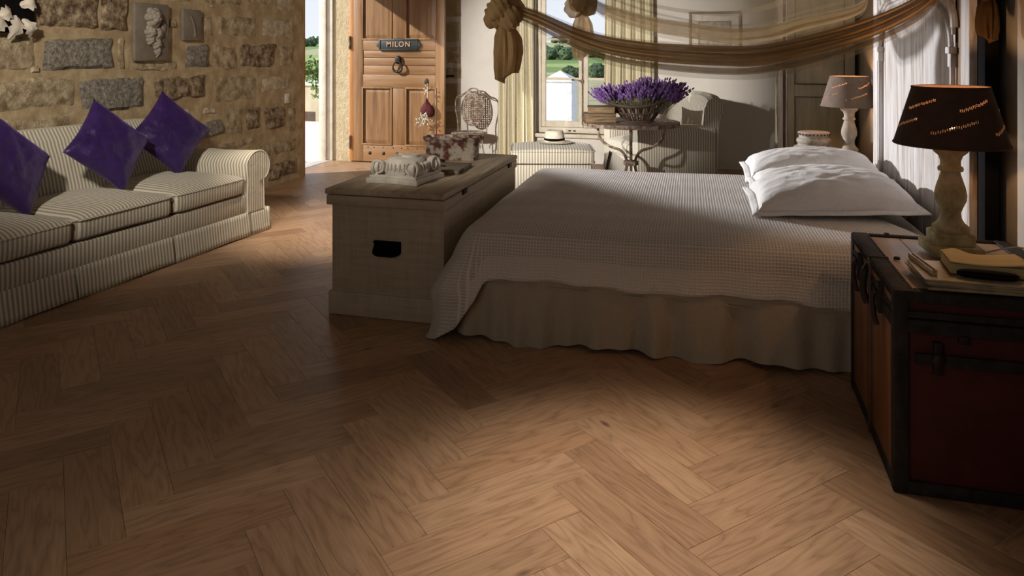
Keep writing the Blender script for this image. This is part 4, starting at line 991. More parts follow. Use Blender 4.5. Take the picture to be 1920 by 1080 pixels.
lamp((0.955, 5.95, 0.552), 'table lamp with taupe slotted shade and pale stone baluster beyond the bed', 'lampstone_pale', 'shade_pale', 4.0, 28, 2, 1.03)
cb = MB().tube(spline([(0.93, 3.06, 0.65), (1.02, 2.98, 0.70), (1.06, 2.92, 0.69), (1.09, 2.86, 0.645), (1.10, 2.82, 0.60)], 24), 0.003, 6).build('lamp_cable', M['cable'])
tag(cb, 'thin cream lamp cable looping down behind the books', 'cable')

# magazines, open paperback and spectacle case on the trunk
def flatbook(name, lab, cat, loc, rz, sx, sy, h, cover, pages, group=None, wob=0.0):
    o = thing(name, lab, cat, loc, rz, group)
    MB().box(-sx/2+0.004, sx/2-0.003, -sy/2+0.003, sy/2-0.003, 0.0015, h-0.0015).build('pages', M[pages], o, bevel=0.001)
    MB().box(-sx/2, sx/2, -sy/2, sy/2, h-0.002, h).build('cover', M[cover], o); MB().box(-sx/2, sx/2, -sy/2, sy/2, 0, 0.002).build('back_cover', M[cover], o)
    return o
M['mag_a'] = mat_mottled('magazine_cover', [(0.35, (0.10, 0.11, 0.14)), (0.5, (0.40, 0.33, 0.22)), (0.65, (0.62, 0.53, 0.38))], 7, 0.35, 30, 0.0, 0.001)
M['mag_b'] = mat_mottled('glossy_magazine', [(0.35, (0.30, 0.20, 0.10)), (0.55, (0.62, 0.52, 0.34)), (0.7, (0.72, 0.66, 0.52))], 6, 0.3, 30, 0.0, 0.001)
zt = 0.642
ml = ['magazine at the bottom of the stack on the trunk', 'magazine second from the bottom of the stack on the trunk', 'magazine third from the bottom of the stack on the trunk', 'glossy magazine on top of the stack, under the open book']
for i, (dx, dy, rz, h) in enumerate(((0.0, 0.0, 1, 0.008), (0.012, 0.004, -2, 0.007), (-0.006, 0.006, 2, 0.006), (-0.002, 0.010, 0, 0.006))):
    flatbook('magazine', ml[i], 'magazine', (0.84+dx, 2.71+dy, zt), R(rz), 0.40, 0.235, h, 'mag_b' if i == 3 else 'mag_a', 'paper' if i > 1 else 'pages', 'magazines under the open book'); zt += h+0.0006
bk_ = thing('paperback_book', 'yellowed paperback lying open on the magazine stack in front of the lamp', 'book', (0.84, 2.745, zt), R(-4))
MB().box(-0.105, 0.105, -0.075, 0.075, 0.002, 0.035).build('page_block', M['pages'], bk_, bevel=0.004)
def pg(u, v): return Vector((lerp(-0.107, 0.112, u), lerp(-0.076, 0.08, v), 0.0355+0.014*max(0, v-0.5)*2*math.exp(-((u-0.2)/0.15)**2)+0.008*(u-0.4)**2*4+0.004*math.sin(v*4)))
o = MB().grid(pg, 20, 12).build('lifted_page', M['pages'], bk_); sm = o.modifiers.new('thick', 'SOLIDIFY'); sm.thickness = 0.001
MB().box(-0.107, 0.107, -0.077, 0.077, 0.0, 0.002).build('cover', M['leather'], bk_)
sc_ = thing('spectacle_case', 'black spectacle case leaning in front of the open paperback', 'case', (0.825, 2.645, zt+0.001), R(-6))
MB().superq((0, 0, 0.0135), (0.085, 0.020, 0.0125), 0.6, 0.7, 30, 14).build('shell', M['black'], sc_)
MB().tube([(0.0855*math.copysign(abs(math.cos(t))**0.7, math.cos(t)), 0.0203*math.copysign(abs(math.sin(t))**0.7, math.sin(t)), 0.0145) for t in [2*PI*i/40 for i in range(40)]], 0.001, 5, True).build('hinge_line', M['iron'], sc_)
pn = thing('folded_brochure', 'glossy folded brochure standing on edge at the magazine stack', 'brochure', (0.665, 2.755, zt+0.001), R(96))
MB().box(-0.11, 0.10, -0.008, -0.004, 0, 0.018).box(-0.11, 0.10, 0.004, 0.008, 0, 0.016).box(-0.11, 0.10, -0.008, 0.008, 0.0, 0.003).build('leaf', M['mag_b'], pn)

# ------------------------------------------------------------------ far side of the bed
ns = thing('bedside_cabinet', 'low dark bedside chest carrying the lamp beyond the bed', 'bedside table', (0.62, 5.66, 0))
MB().box(0.01, 0.47, 0.01, 0.66, 0.03, 0.53).build('body', M['black'], ns, bevel=0.01); MB().box(0.0, 0.48, 0.0, 0.67, 0.53, 0.551).build('top', M['leather'], ns, bevel=0.005)
for x in (0.02, 0.42):
    for y in (0.02, 0.61): MB().box(x, x+0.04, y, y+0.04, 0, 0.03).build('foot', M['black'], ns)
cbp = thing('column_base', 'round pale moulded stone column base beside the far lamp', 'column base', (0.73, 6.10, 0.552))
MB().lathe([(0.155, 0), (0.155, 0.03), (0.148, 0.034), (0.15, 0.05), (0.15, 0.075), (0.14, 0.09), (0.118, 0.098), (0.112, 0.112), (0.122, 0.12), (0.126, 0.135), (0.12, 0.15), (0.108, 0.155), (0.105, 0.175), (0, 0.176)], 44).build('moulded_drum', M['lampstone_pale'], cbp)
mb = MB().lathe([(0.105, 0.175), (0.114, 0.178), (0.116, 0.196), (0.110, 0.202), (0, 0.203)], 44); mb.build('beaded_rim', M['lampstone_pale'], cbp)
for i in range(26):
    a = 2*PI*i/26; MB().ball((0.116*math.cos(a), 0.116*math.sin(a), 0.187), (0.007, 0.007, 0.007), 8, 6).build('bead', M['leather'], cbp)

# old cupboard with panelled door
cp = thing('panelled_cupboard', 'tall old cupboard with sage green panelled door beside the far lamp', 'cupboard', (0.515, 6.52, 0))
cpw = 0.575
MB().box(0.0, cpw, 0.03, 0.42, 0.0, 2.1).build('carcass', M['paint_sage'], cp, bevel=0.004)
MB().box(-0.01, 0.028, -0.005, 0.05, 0.0, 2.1).build('corner_post', M['paint_white'], cp, bevel=0.006)
MB().box(0.05, 0.062, -0.002, 0.035, 0.0, 2.1).build('post_moulding', M['paint_white'], cp, bevel=0.004)
MB().box(0.03, 0.05, 0.01, 0.032, 0.0, 2.1).build('post_groove', M['batten'], cp)
dr = MB().box(0.064, 0.118, -0.002, 0.03, 0.05, 2.08).box(cpw-0.075, cpw, -0.002, 0.03, 0.05, 2.08).box(0.118, cpw-0.075, -0.002, 0.03, 0.05, 0.16).box(0.118, cpw-0.075, -0.002, 0.03, 0.995, 1.09).box(0.118, cpw-0.075, -0.002, 0.03, 1.95, 2.08).build('door', M['paint_sage'], cp, bevel=0.004)
for z0, z1 in ((0.16, 0.995), (1.09, 1.95)):
    MB().box(0.12, cpw-0.077, 0.012, 0.03, z0+0.002, z1-0.002).build('panel', M['paint_sage'], dr, bevel=0.004)
    MB().box(0.118, 0.126, 0.0, 0.012, z0, z1).box(cpw-0.083, cpw-0.075, 0.0, 0.012, z0, z1).box(0.126, cpw-0.083, 0.0, 0.012, z0, z0+0.008).box(0.126, cpw-0.083, 0.0, 0.012, z1-0.008, z1).build('bead', M['batten'], dr)

# ------------------------------------------------------------------ armchair (local: faces -x)
ac = thing('armchair', 'cream striped armchair with scrolled back in front of the white wall', 'armchair', (-0.55, 7.85, 0), R(29))
AW, AD = 0.92, 0.86             # width (y) and depth (x)
# local origin at the centre; front at x=-AD/2
f0 = -AD/2
MB().box(f0+0.03, AD/2-0.05, -AW/2+0.02, AW/2-0.02, 0.02, 0.30).build('base', M['stripe_y'], ac, bevel=0.02)
for s_ in (-1, 1):
    def sd(u, v, s_=s_): return Vector((lerp(f0, AD/2-0.02, u), s_*(AW/2+0.012*v), lerp(0.50, 0.01, v)))
    def arml(u, v, s_=s_):
        x = lerp(f0+0.005, AD/2-0.05, u); a = R(200-260*v)
        w = 0.085*(1 if u > 0.04 else (0.6+10*u))
        if v < 0.0: pass
        return Vector((x, s_*(AW/2-0.085-0.0+w*math.cos(a)*1.0), 0.545+0.02*u+w*math.sin(a)))
    am = MB()
    def prof_arm(u, v, s_=s_):
        x = lerp(f0, AD/2-0.04, u)
        pr_ = [(0.17, 0.30), (0.172, 0.45), (0.172, 0.545), (0.155, 0.60), (0.11, 0.632), (0.06, 0.632), (0.015, 0.60), (0.0, 0.545), (0.004, 0.45), (0.0, 0.25), (-0.006, 0.012)]
        t = v*(len(pr_)-1); i = min(int(t), len(pr_)-2); t -= i
        y = lerp(pr_[i][0], pr_[i+1][0], t); z = lerp(pr_[i][1], pr_[i+1][1], t)
        k = max(0, 1-u/0.05)
        y = lerp(y, 0.085, 0.18*k*k); z = lerp(z, 0.45, 0.10*k*k)
        return Vector((x, s_*(AW/2-y), z))
    o = MB().grid(prof_arm, 30, 30).build('arm', M['stripe_x'], ac)
    pts = [prof_arm(0, j/30) for j in range(31)]
    MB().add(pts+[Vector((f0-0.006, s_*(AW/2-0.085), 0.40))], [(i, i+1, 31) for i in range(30)]+[(30, 0, 31)]).build('arm_front', M['stripe_y'], o)
    MB().tube(pts, 0.006, 6).build('piping', M['stripe_x'], o)
def cbk(u, v):
    y = lerp(-AW/2+0.03, AW/2-0.03, u)
    pr_ = [(0.20, 0.30), (0.24, 0.52), (0.27, 0.72), (0.285, 0.84), (0.32, 0.915), (0.39, 0.945), (0.46, 0.925), (0.495, 0.875), (0.485, 0.815), (0.45, 0.76), (0.43, 0.60), (0.42, 0.30), (0.42, 0.02)]
    t = v*(len(pr_)-1); i = min(int(t), len(pr_)-2); t -= i
    x = lerp(pr_[i][0], pr_[i+1][0], t); z = lerp(pr_[i][1], pr_[i+1][1], t)
    e = abs(2*u-1); z -= 0.05*e**6*(z > 0.6)
    return Vector((x, y, z))
o = MB().grid(cbk, 34, 36).build('back', M['stripe_y'], ac)
for s_ in (0, 1):
    pts = [cbk(s_, j/36) for j in range(37)]
    MB().add(pts+[Vector((0.36, pts[0].y+(0.012 if s_ else -0.012), 0.72))], [(i, i+1, 37) for i in range(36)]+[(36, 0, 37)]).build('back_side', M['stripe_x'], o)
    MB().tube(pts, 0.006, 6).build('piping', M['stripe_x'], o)
def cpf(p):
    k = max(0, 1-(p.x/0.36)**2)*max(0, 1-(p.y/0.30)**2)
    if p.z > 0: p.z += 0.05*k
    return p
MB().superq((f0+0.28, 0, 0.375), (0.34, 0.285, 0.075), 0.3, 0.15, 56, 18, cpf).build('seat_cushion', M['stripe_y'], ac)
o = pillow_mb(0.20, 0.20, 0.07, 20, seed=3).build('throw_pillow', M['pink'], None, merge=True); tag(o, 'small pink patterned cushion propped inside the armchair', 'cushion')
o.matrix_world = T((-0.60, 7.80, 0.64))@RZ(R(25))@RY(R(-66))

# ottoman with loose cushion
ot = thing('ottoman', 'cream striped ottoman with thick cushion at the armchair', 'ottoman', (-1.50, 6.98, 0), R(14))
MB().box(-0.36, 0.36, -0.26, 0.26, 0.01, 0.315).build('base', M['stripe_x'], ot, bevel=0.02)
MB().superq((0, 0, 0.385), (0.385, 0.285, 0.066), 0.22, 0.12, 56, 18, lambda p: Vector((p.x, p.y, p.z+(0.02*max(0, 1-(p.x/0.4)**2) if p.z > 0 else 0)))).build('cushion', M['stripe_x'], ot)
for z in (0.335, 0.438):
    MB().tube([Vector((0.388*math.copysign(abs(math.cos(t))**0.12, math.cos(t)), 0.288*math.copysign(abs(math.sin(t))**0.12, math.sin(t)), z)) for t in [2*PI*i/60 for i in range(60)]], 0.006, 6, True).build('piping', M['stripe_x'], ot)
# hat
ht = thing('panama_hat', 'cream panama hat with black band lying on the ottoman', 'hat', (-1.50, 7.10, 0.478), R(10))
MB().lathe([(0.175, 0.004), (0.165, 0.0), (0.13, 0.004), (0.105, 0.010), (0.100, 0.03)], 40, sy=1.1).build('brim', M['straw'], ht)
MB().lathe([(0.100, 0.008), (0.098, 0.05), (0.092, 0.09), (0.080, 0.112), (0.05, 0.118), (0.03, 0.108), (0, 0.105)], 40, sy=1.12).build('crown', M['straw'], ht)
MB().lathe([(0.1015, 0.008), (0.1015, 0.042), (0.098, 0.042), (0.098, 0.008)], 40, sy=1.12).build('band', M['black'], ht)

# ------------------------------------------------------------------ round iron table
tb = thing('iron_table', 'round rusty iron table with three curved legs behind the bed', 'table', (-0.735, 6.845, 0), R(10))
MB().lathe([(0, 0.694), (0.425, 0.694), (0.432, 0.700), (0.432, 0.716), (0.425, 0.720), (0, 0.720)], 56).build('table_top', M['leather'], tb)
MB().lathe([(0.432, 0.690), (0.438, 0.690), (0.438, 0.722), (0.432, 0.722)], 56).build('rim_band', M['rust'], tb)
for k in range(3):
    a = R(-100+k*120+6); c_, s_ = math.cos(a), math.sin(a)
    pr_ = [(0.35, 0.695), (0.355, 0.62), (0.32, 0.53), (0.22, 0.475), (0.11, 0.45), (0.06, 0.40), (0.045, 0.345), (0.05, 0.28), (0.10, 0.16), (0.22, 0.06), (0.30, 0.012)]
    MB().tube(spline([(r*c_, r*s_, z) for r, z in pr_], 40), 0.013, 8).build('leg', M['rust'], tb)
MB().lathe([(0.0, 0.325), (0.066, 0.325), (0.066, 0.365), (0, 0.365)], 6).build('collar', M['rust'], tb)
# basket of lavender
bs = thing('wicker_basket', 'dark oval wicker basket holding lavender on the iron table', 'basket', (-0.66, 6.82, 0.722), R(12))
def bpt(a, t, out=0.0):     # t 0 bottom .. 1 rim
    rx = lerp(0.12, 0.255, t**0.85)+out; ry = lerp(0.09, 0.175, t**0.85)+out
    return Vector((rx*math.cos(a), ry*math.sin(a), 0.008+t*(0.165+0.025*math.cos(a)+0.02*math.cos(2*a))))
for t, r_ in ((0.0, 0.009), (0.5, 0.008), (1.0, 0.013), (0.94, 0.009)): MB().tube([bpt(2*PI*i/64, t, 0.004) for i in range(64)], r_, 7, True).build('hoop', M['wicker'], bs)
for i in range(44):
    a = 2*PI*i/44; MB().tube([bpt(a, t/5) for t in range(6)], 0.0042, 5).build('rib', M['wicker'], bs)
for i in range(20):
    a = 2*PI*(i+0.5)/20
    def sl_(u, v, a=a): p = bpt(a+(u-0.5)*0.17, v*0.96, -0.008); return p
    MB().grid(sl_, 2, 5).build('slat', M['wicker_slat'], bs)
MB().lathe([(0, 0.004), (0.118, 0.004), (0.118, 0.010), (0, 0.010)], 24, sy=0.76).build('bottom', M['wicker'], bs)
random.seed(21)
LB = [(-0.22, -0.02, 0.20, -0.75, 0.08, 'leftward leaning lavender bunch above the old books'), (-0.09, 0.05, 0.22, -0.3, 0.0, 'short lavender bunch between the leaning one and the fullest'), (0.02, -0.03, 0.24, 0.05, -0.1, 'full upright lavender bunch in the middle of the basket'), (0.12, 0.03, 0.25, 0.35, 0.1, 'lavender bunch beside the middle one, next to the armchair back'), (0.20, -0.01, 0.25, 0.72, -0.05, 'lavender bunch leaning out towards the armchair')]
for bx, by, bh, lean, ly, lab in LB:
    lb = thing('lavender_bunch', lab, 'lavender', (-0.66+bx*0.5, 6.82+by, 0.80), 0, 'lavender bunches in the basket')
    st = MB(); fl_ = MB()
    for i in range(135):
        sx_r = random.gauss(lean, 0.30); sy_r = random.gauss(ly, 0.34); ln = random.uniform(0.215, 0.33)*(1+0.10*abs(lean))*(0.9 if lean < -0.1 else 1.08)
        d_ = Vector((sx_r, sy_r, 1.0)).normalized(); base_ = Vector((random.gauss(bx*0.35, 0.025), random.gauss(0, 0.02), 0.0)); tip = base_+d_*ln
        st.tube([base_, base_+d_*ln*0.72], 0.0013, 3)
        q_ = d_.to_track_quat('Z', 'Y').to_matrix().to_4x4()
        for k in range(3): fl_.ball((0, 0, 0), (0.0115-0.002*k, 0.0115-0.002*k, 0.016), 5, 4, T(base_+d_*ln*(0.72+0.10*k))@q_)
    st.build('stems', M['stem'], lb)['kind'] = 'stuff'; fl_.build('flower_spikes', M['lavender'], lb)['kind'] = 'stuff'
def oldbook(lab, loc, rz, sx, sy, h):
    o = thing('old_book', lab, 'book', loc, rz, 'old books on the iron table')
    mb = MB(); random.seed(int(h*1e4))
    MB().box(-sx/2, sx/2, -sy/2, sy/2, 0.004, h-0.004).build('page_block', M['old_pages'], o, bevel=0.006)
    MB().box(-sx/2-0.006, sx/2+0.006, -sy/2-0.006, sy/2, h-0.004, h).build('cover', M['leather'], o, bevel=0.0015); MB().box(-sx/2-0.006, sx/2+0.006, -sy/2-0.006, sy/2, 0, 0.004).build('back_cover', M['leather'], o, bevel=0.0015)
oldbook('thick old book with worn page edges under another, on the iron table', (-1.0, 6.70, 0.7225), R(16), 0.27, 0.20, 0.085)
oldbook('old book with frayed yellow pages on top of the thick one', (-0.985, 6.71, 0.808), R(8), 0.24, 0.18, 0.06)

# ------------------------------------------------------------------ iron garden chair by the door
ch = thing('garden_chair', 'small rusty iron garden chair with perforated oval back by the door', 'chair', (-2.80, 8.42, 0), R(6))
SR = 0.20; SZ = 0.385
def perf(mb, rx, ry, nx, ny, Mx):
    vs = []; fs = []; idx = {}
    for i in range(nx+1):
        for j in range(ny+1): 
            vs.append(Mx@Vector((lerp(-rx, rx, i/nx), lerp(-ry, ry, j/ny), 0)))
    for i in range(nx):
        for j in range(ny):
            x = lerp(-1, 1, (i+0.5)/nx); y = lerp(-1, 1, (j+0.5)/ny)
            if x*x+y*y > 1 or (i % 2 and j % 2): continue
            a = i*(ny+1)+j; fs.append((a, a+ny+1, a+ny+2, a+1))
    return mb.add(vs, fs)
Mb = T((0, 0.155, 0.655))@RX(R(82))
o = perf(MB(), 0.135, 0.20, 21, 31, Mb).build('perforated_back', M['rust'], ch); sm = o.modifiers.new('thick', 'SOLIDIFY'); sm.thickness = 0.004
MB().tube([Mb@Vector((0.138*math.cos(t), 0.203*math.sin(t), 0)) for t in [2*PI*i/48 for i in range(48)]], 0.007, 6, True).build('back_rim', M['rust'], ch)
MB().tube(spline([(-0.175, 0.12, SZ), (-0.18, 0.13, 0.50), (-0.215, 0.155, 0.66), (-0.20, 0.165, 0.79), (-0.11, 0.175, 0.835), (-0.05, 0.185, 0.885), (0.0, 0.185, 0.897), (0.05, 0.185, 0.885), (0.11, 0.175, 0.835), (0.20, 0.165, 0.79), (0.215, 0.155, 0.66), (0.18, 0.13, 0.50), (0.175, 0.12, SZ)], 80), 0.0085, 8).build('back_hoop', M['rust'], ch)
MB().tube(spline([(-0.20, 0.165, 0.78), (-0.14, 0.17, 0.80), (-0.06, 0.18, 0.865), (0.0, 0.185, 0.86), (0.06, 0.18, 0.865), (0.14, 0.17, 0.80), (0.20, 0.165, 0.78)], 40), 0.006, 6).build('crest_curl', M['rust'], ch)
o = perf(MB(), 0.20, 0.20, 27, 27, T((0, -0.04, SZ+0.004))).build('perforated_seat', M['rust'], ch); sm = o.modifiers.new('thick', 'SOLIDIFY'); sm.thickness = 0.004
MB().tube([(0.205*math.cos(t), -0.04+0.205*math.sin(t), SZ) for t in [2*PI*i/48 for i in range(48)]], 0.009, 8, True).build('seat_rim', M['rust'], ch)
for sx_r, sy_r in ((-1, -1), (1, -1), (-1, 1), (1, 1)):
    MB().tube(spline([(sx_r*0.14, -0.04+sy_r*0.14, SZ), (sx_r*0.13, -0.04+sy_r*0.13, 0.25), (sx_r*0.15, -0.04+sy_r*0.16, 0.10), (sx_r*0.19, -0.04+sy_r*0.19, 0.006)], 16), 0.008, 8).build('leg', M['rust'], ch)
    MB().tube([(sx_r*0.13+0.045*math.cos(t)*-sx_r-sx_r*0.03, -0.04+sy_r*0.145, 0.32+0.045*math.sin(t)) for t in [PI*1.6*i/14-0.3 for i in range(15)]], 0.005, 6).build('scroll', M['rust'], ch)

# ------------------------------------------------------------------ curtains and picture
def curtain(lab, x0, x1, y, folds, seed, ztop=2.44):
    def g(u, v):
        x = lerp(x0, x1, u); z = lerp(ztop, 0.015, v)
        sp_ = 1+0.10*v
        xm = (x0+x1)/2; x = xm+(x-xm)*(0.92+0.12*v)
        ph = u*folds*2*PI
        return Vector((x+0.012*math.sin(ph*0.5+seed+v*2), y+0.035*math.sin(ph+0.4*math.sin(v*3+seed))*(0.7+0.3*v)+0.010*noise.noise(Vector((u*9, v*3, seed))), z))
    o = MB().grid(g, 160, 30).build('curtain', M['curtain']); sm = o.modifiers.new('thick', 'SOLIDIFY'); sm.thickness = 0.003
    return tag(o, lab, 'curtain', 'cream curtains at the window')
curtain('cream curtain hanging between the garden chair and the window', -2.57, -2.12, 8.80, 8, 1)
curtain('cream curtain at the window above the lavender', -1.25, -0.66, 8.80, 10, 4)
rd = MB().tube([(-2.75, 8.78, 2.46), (-0.45, 8.78, 2.46)], 0.014, 10).ball((-2.76, 8.78, 2.46), 0.03).ball((-0.44, 8.78, 2.46), 0.03).box(-2.7, -2.68, 8.78, 8.9, 2.45, 2.47).box(-0.52, -0.5, 8.78, 8.9, 2.45, 2.47).build('curtain_rod', M['iron']); tag(rd, 'dark iron rod carrying the cream curtains', 'curtain rod')
pic = thing('framed_print', 'small framed landscape print with wide mount behind the sheer canopy', 'picture', (0.003, 8.898, 1.583))
fw, fh = 0.29, 0.225
MB().box(-fw, fw, -0.03, 0, fh-0.028, fh).box(-fw, fw, -0.03, 0, -fh, -fh+0.028).box(-fw, -fw+0.028, -0.03, 0, -fh+0.028, fh-0.028).box(fw-0.028, fw, -0.03, 0, -fh+0.028, fh-0.028).build('frame', M['frame_wood'], pic, bevel=0.003)
MB().box(-fw+0.02, fw-0.02, -0.012, -0.002, -fh+0.02, fh-0.02).build('mount', M['paper'], pic)
MB().box(-0.185, 0.185, -0.016, -0.012, -0.195+0.0, 0.115).build('inner_border', M['frame_wood'], pic)
MB().box(-0.165, 0.165, -0.018, -0.016, -0.178, 0.098).build('print', M['sketch'], pic)

# ------------------------------------------------------------------ canopy of tulle
cn = thing('bed_canopy', 'brown sheer tulle canopy knotted and swagged over the bed', 'canopy', (0, 0, 0))
near = [(-1.00, 3.60, 1.60), (-0.843, 3.57, 1.547), (-0.584, 3.54, 1.437), (-0.334, 3.52, 1.385), (0.024, 3.50, 1.36), (0.252, 3.48, 1.375), (0.578, 3.45, 1.462), (0.79, 3.43, 1.56), (0.90, 3.42, 1.66), (0.97, 3.41, 1.80)]
far = [(-0.90, 5.15, 1.73), (-0.81, 5.16, 1.697), (-0.705, 5.17, 1.645), (-0.424, 5.18, 1.56), (-0.106, 5.19, 1.504), (0.138, 5.20, 1.474), (0.375, 5.21, 1.50), (0.54, 5.22, 1.549), (0.90, 5.24, 1.645), (0.97, 5.25, 1.80)]
def swag(name, path, mat, up, dn, yo, seed, sag=0.0, nv=8, amp=0.012):
    pts = spline(path, 70)
    def g(u, v):
        p = pts[round(u*70)]; k = math.sin(PI*min(1, max(0, u)))**0.6
        z = lerp(up, -dn, v)*(0.25+0.75*k)-sag*k*k
        return Vector((p.x, p.y+yo*k+amp*math.sin(v*11+seed+u*3)*(0.4+k), p.z+z+0.004*noise.noise(Vector((u*8, v*3, seed)))))
    return MB().grid(g, 70, nv).build(name, mat, cn)
swag('near_swag', near, M['tulle_dense'], 0.045, 0.005, 0.0, 0, nv=10, amp=0.016)
swag('near_swag', near, M['tulle_dense'], 0.008, 0.048, -0.014, 2, nv=10, amp=0.014)
swag('near_fold', near, M['tulle_fold'], -0.055, 0.085, 0.03, 4)
swag('near_fold', near, M['tulle'], 0.0, 0.11, 0.05, 1, sag=0.0)
swag('near_fold', near, M['tulle'], 0.055, 0.08, 0.075, 5)
swag('far_swag', far, M['tulle_fold'], 0.05, 0.055, 0.0, 0, nv=10)
swag('far_swag', far, M['tulle'], 0.06, 0.085, 0.03, 3)
# sheer ceiling sheet rising from the far swag towards the near top cord
fp = spline(far, 70)
def sheet(u, v):
    p = fp[round(u*70)]; t = v
    q = Vector((lerp(-1.0, 0.97, u), 4.3, 2.25-0.22*math.sin(PI*u)))
    r = p.lerp(q, t); r.z += 0.02*math.sin(t*9+u*2)-0.10*math.sin(PI*t)*math.sin(PI*u)
    return r
MB().grid(sheet, 70, 24).build('sheer_sheet', M['tulle'], cn)
for k, (a_, b_) in enumerate(((0.22, 0.30), (0.45, 0.50), (0.66, 0.70))):
    def fold(u, v, a_=a_, b_=b_): return sheet(u, lerp(a_, b_, v)+0.05*math.sin(u*3+a_*9))+Vector((0, -0.012, -0.004))
    MB().grid(fold, 70, 3).build('sheet_fold', M['tulle'], cn)
def knot(loc, s, seed, mat, name):
    Mx = T(loc)@RZ(seed)
    mb = MB()
    for k in range(5):
        a = 2*PI*k/5+seed
        mb.superq((0.045*s*math.cos(a), 0.045*s*math.sin(a), 0.02*s*math.sin(2*a)), (0.06*s, 0.05*s, 0.065*s), 0.9, 0.9, 36, 22, lambda p: p*(1+0.16*noise.noise(p*26+Vector((seed, k, 0)))+0.07*math.sin(p.x*190+p.z*120+k)), M=Mx)
    mb.build(name+'_knot', mat, cn)
    def tail(u, v):
        a = 2*PI*u; t = v
        r = interp([(0, 0.022), (0.12, 0.035), (0.3, 0.058), (0.55, 0.066), (0.8, 0.060), (0.93, 0.050), (1.0, 0.0)], t)*s
        rf = r*(1+0.13*math.sin(5*a+seed+t*2)+0.10*math.sin(9*a+2*seed-t*3)+0.07*math.sin(14*a+t*2))
        return Vector((rf*math.cos(a)*1.05+0.015*s*math.sin(t*3), rf*math.sin(a)*0.8, -0.03*s-0.30*s*t+0.02*s*math.cos(a)*(t > 0.9)))
    MB().grid(tail, 60, 26, cu=True, M=Mx).build(name+'_tail', mat, cn)
    mb = MB().tube([Vector(loc)+Vector((0, 0, 0.05*s)), Vector((loc[0], loc[1], ZC))], 0.004, 6); mb.build('hanging_cord', M['cable'], cn)
knot((-1.015, 3.60, 1.565), 1.0, 0.3, M['tulle_dense'], 'near')
knot((-0.895, 5.15, 1.70), 1.15, 1.1, M['tulle_fold'], 'far')
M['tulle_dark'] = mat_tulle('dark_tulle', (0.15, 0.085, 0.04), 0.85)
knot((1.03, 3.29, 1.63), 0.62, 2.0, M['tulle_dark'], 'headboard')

# ------------------------------------------------------------------ outdoors
ter = struct('terrace', MB().box(-14, XL-0.26, -6, 12.8, -0.25, -0.03).box(XL-0.26, -2.35, YB+0.32, 12.8, -0.25, -0.03), M['terrace'], smooth=False)
pw = thing('parapet_wall', 'low rendered parapet wall with pale coping beyond the terrace', 'wall', (-8.2, 12.8, 0))
MB().box(-5.5, 5.3, 0, 0.3, -0.28, 0.66).build('wall_body', M['parapet'], pw)
MB().box(-5.52, 5.3, -0.04, 0.34, 0.66, 0.74).build('coping', M['terrace'], pw, bevel=0.01)
MB().box(0.55, 0.83, -0.004, 0.01, -0.02, 0.16).build('drain_opening', M['batten'], pw)
pi_ = thing('gate_pier', 'whitewashed garden pier with pyramid cap outside the window', 'pier', (-2.63, 12.95, 0))
MB().box(-0.255, 0.255, -0.255, 0.255, -0.25, 0.79).build('shaft', M['pier'], pi_, bevel=0.01)
MB().box(-0.275, 0.275, -0.275, 0.275, 0.79, 0.84).build('cap_moulding', M['pier'], pi_, bevel=0.008)
MB().add([(-0.25,-0.25,0.84),(0.25,-0.25,0.84),(0.25,0.25,0.84),(-0.25,0.25,0.84),(0,0,0.985)], [(0,1,4),(1,2,4),(2,3,4),(3,0,4),(3,2,1,0)]).build('pyramid_cap', M['pier'], pi_, smooth=False)
vn = thing('climbing_vine', 'leafy vine trailing over the terrace parapet', 'vine', (-7.0, 12.52, 0))
mb = MB(); st = MB(); random.seed(8)
for k in range(7):
    x = random.uniform(-0.5, 0.7); pts = [Vector((x, 0.12, 0.80)), Vector((x+random.gauss(0, 0.1), -0.06, 0.8+random.random()*0.5)), Vector((x+random.gauss(0.1, 0.2), -0.1, 0.9+random.random()*0.6)), Vector((x+random.gauss(0.1, 0.25), -0.14, 0.35+random.random()*0.6))]
    sp_ = spline(pts, 24); st.tube(sp_, 0.008, 5)
    for p in sp_:
        for q_ in range(5):
            c_ = p+Vector((random.gauss(0, 0.07), random.gauss(0, 0.05), random.gauss(0, 0.07))); r_ = random.uniform(0.03, 0.06)
            Ml = T(c_)@Matrix.Rotation(random.uniform(0, 6), 4, Vector((random.gauss(0, 1), random.gauss(0, 1), random.gauss(0, 1))).normalized())
            mb.add([(0, -r_, 0), (r_*0.8, -r_*0.2, 0.006), (r_*0.4, r_*0.8, 0), (-r_*0.4, r_*0.8, 0), (-r_*0.8, -r_*0.2, 0.006)], [(0, 1, 2, 3, 4)], Ml)
mb.build('leaves', M['leaf'], vn, smooth=False)['kind'] = 'stuff'; st.build('stems', M['bark'], vn)
def ground_z(d, a):
    z = interp([(10, -0.6), (18, -1.2), (30, -1.6), (60, -2.2), (110, -3.0), (200, -5.0), (330, -5.0), (480, -1.0), (650, 4.0), (800, 6.0), (1000, 4.0), (1500, 5)], d)
    return z+(d/300)*1.2*noise.noise(Vector((d*math.cos(a)/160, d*math.sin(a)/160, 3)))+0.12*noise.noise(Vector((d*math.cos(a)/3, d*math.sin(a)/3, 1)))
def gr(u, v):
    a = lerp(R(60), R(190), u); d = 13.3*(1500/13.3)**v
    return Vector((d*math.cos(a)*1.0-0.5, d*math.sin(a), ground_z(d, a)-(0.9 if d < 13.4 else 0)))
def ground_patch(name, v0, v1, mat):
    return struct(name, MB().grid(lambda u, v: gr(u, lerp(v0, v1, v)), 150, 50), mat)
ground_patch('ground_near', 0.0, 0.42, M['dry_grass']); ground_patch('ground_far', 0.42, 1.0, M['hills'])
random.seed(14)
tme_ = []
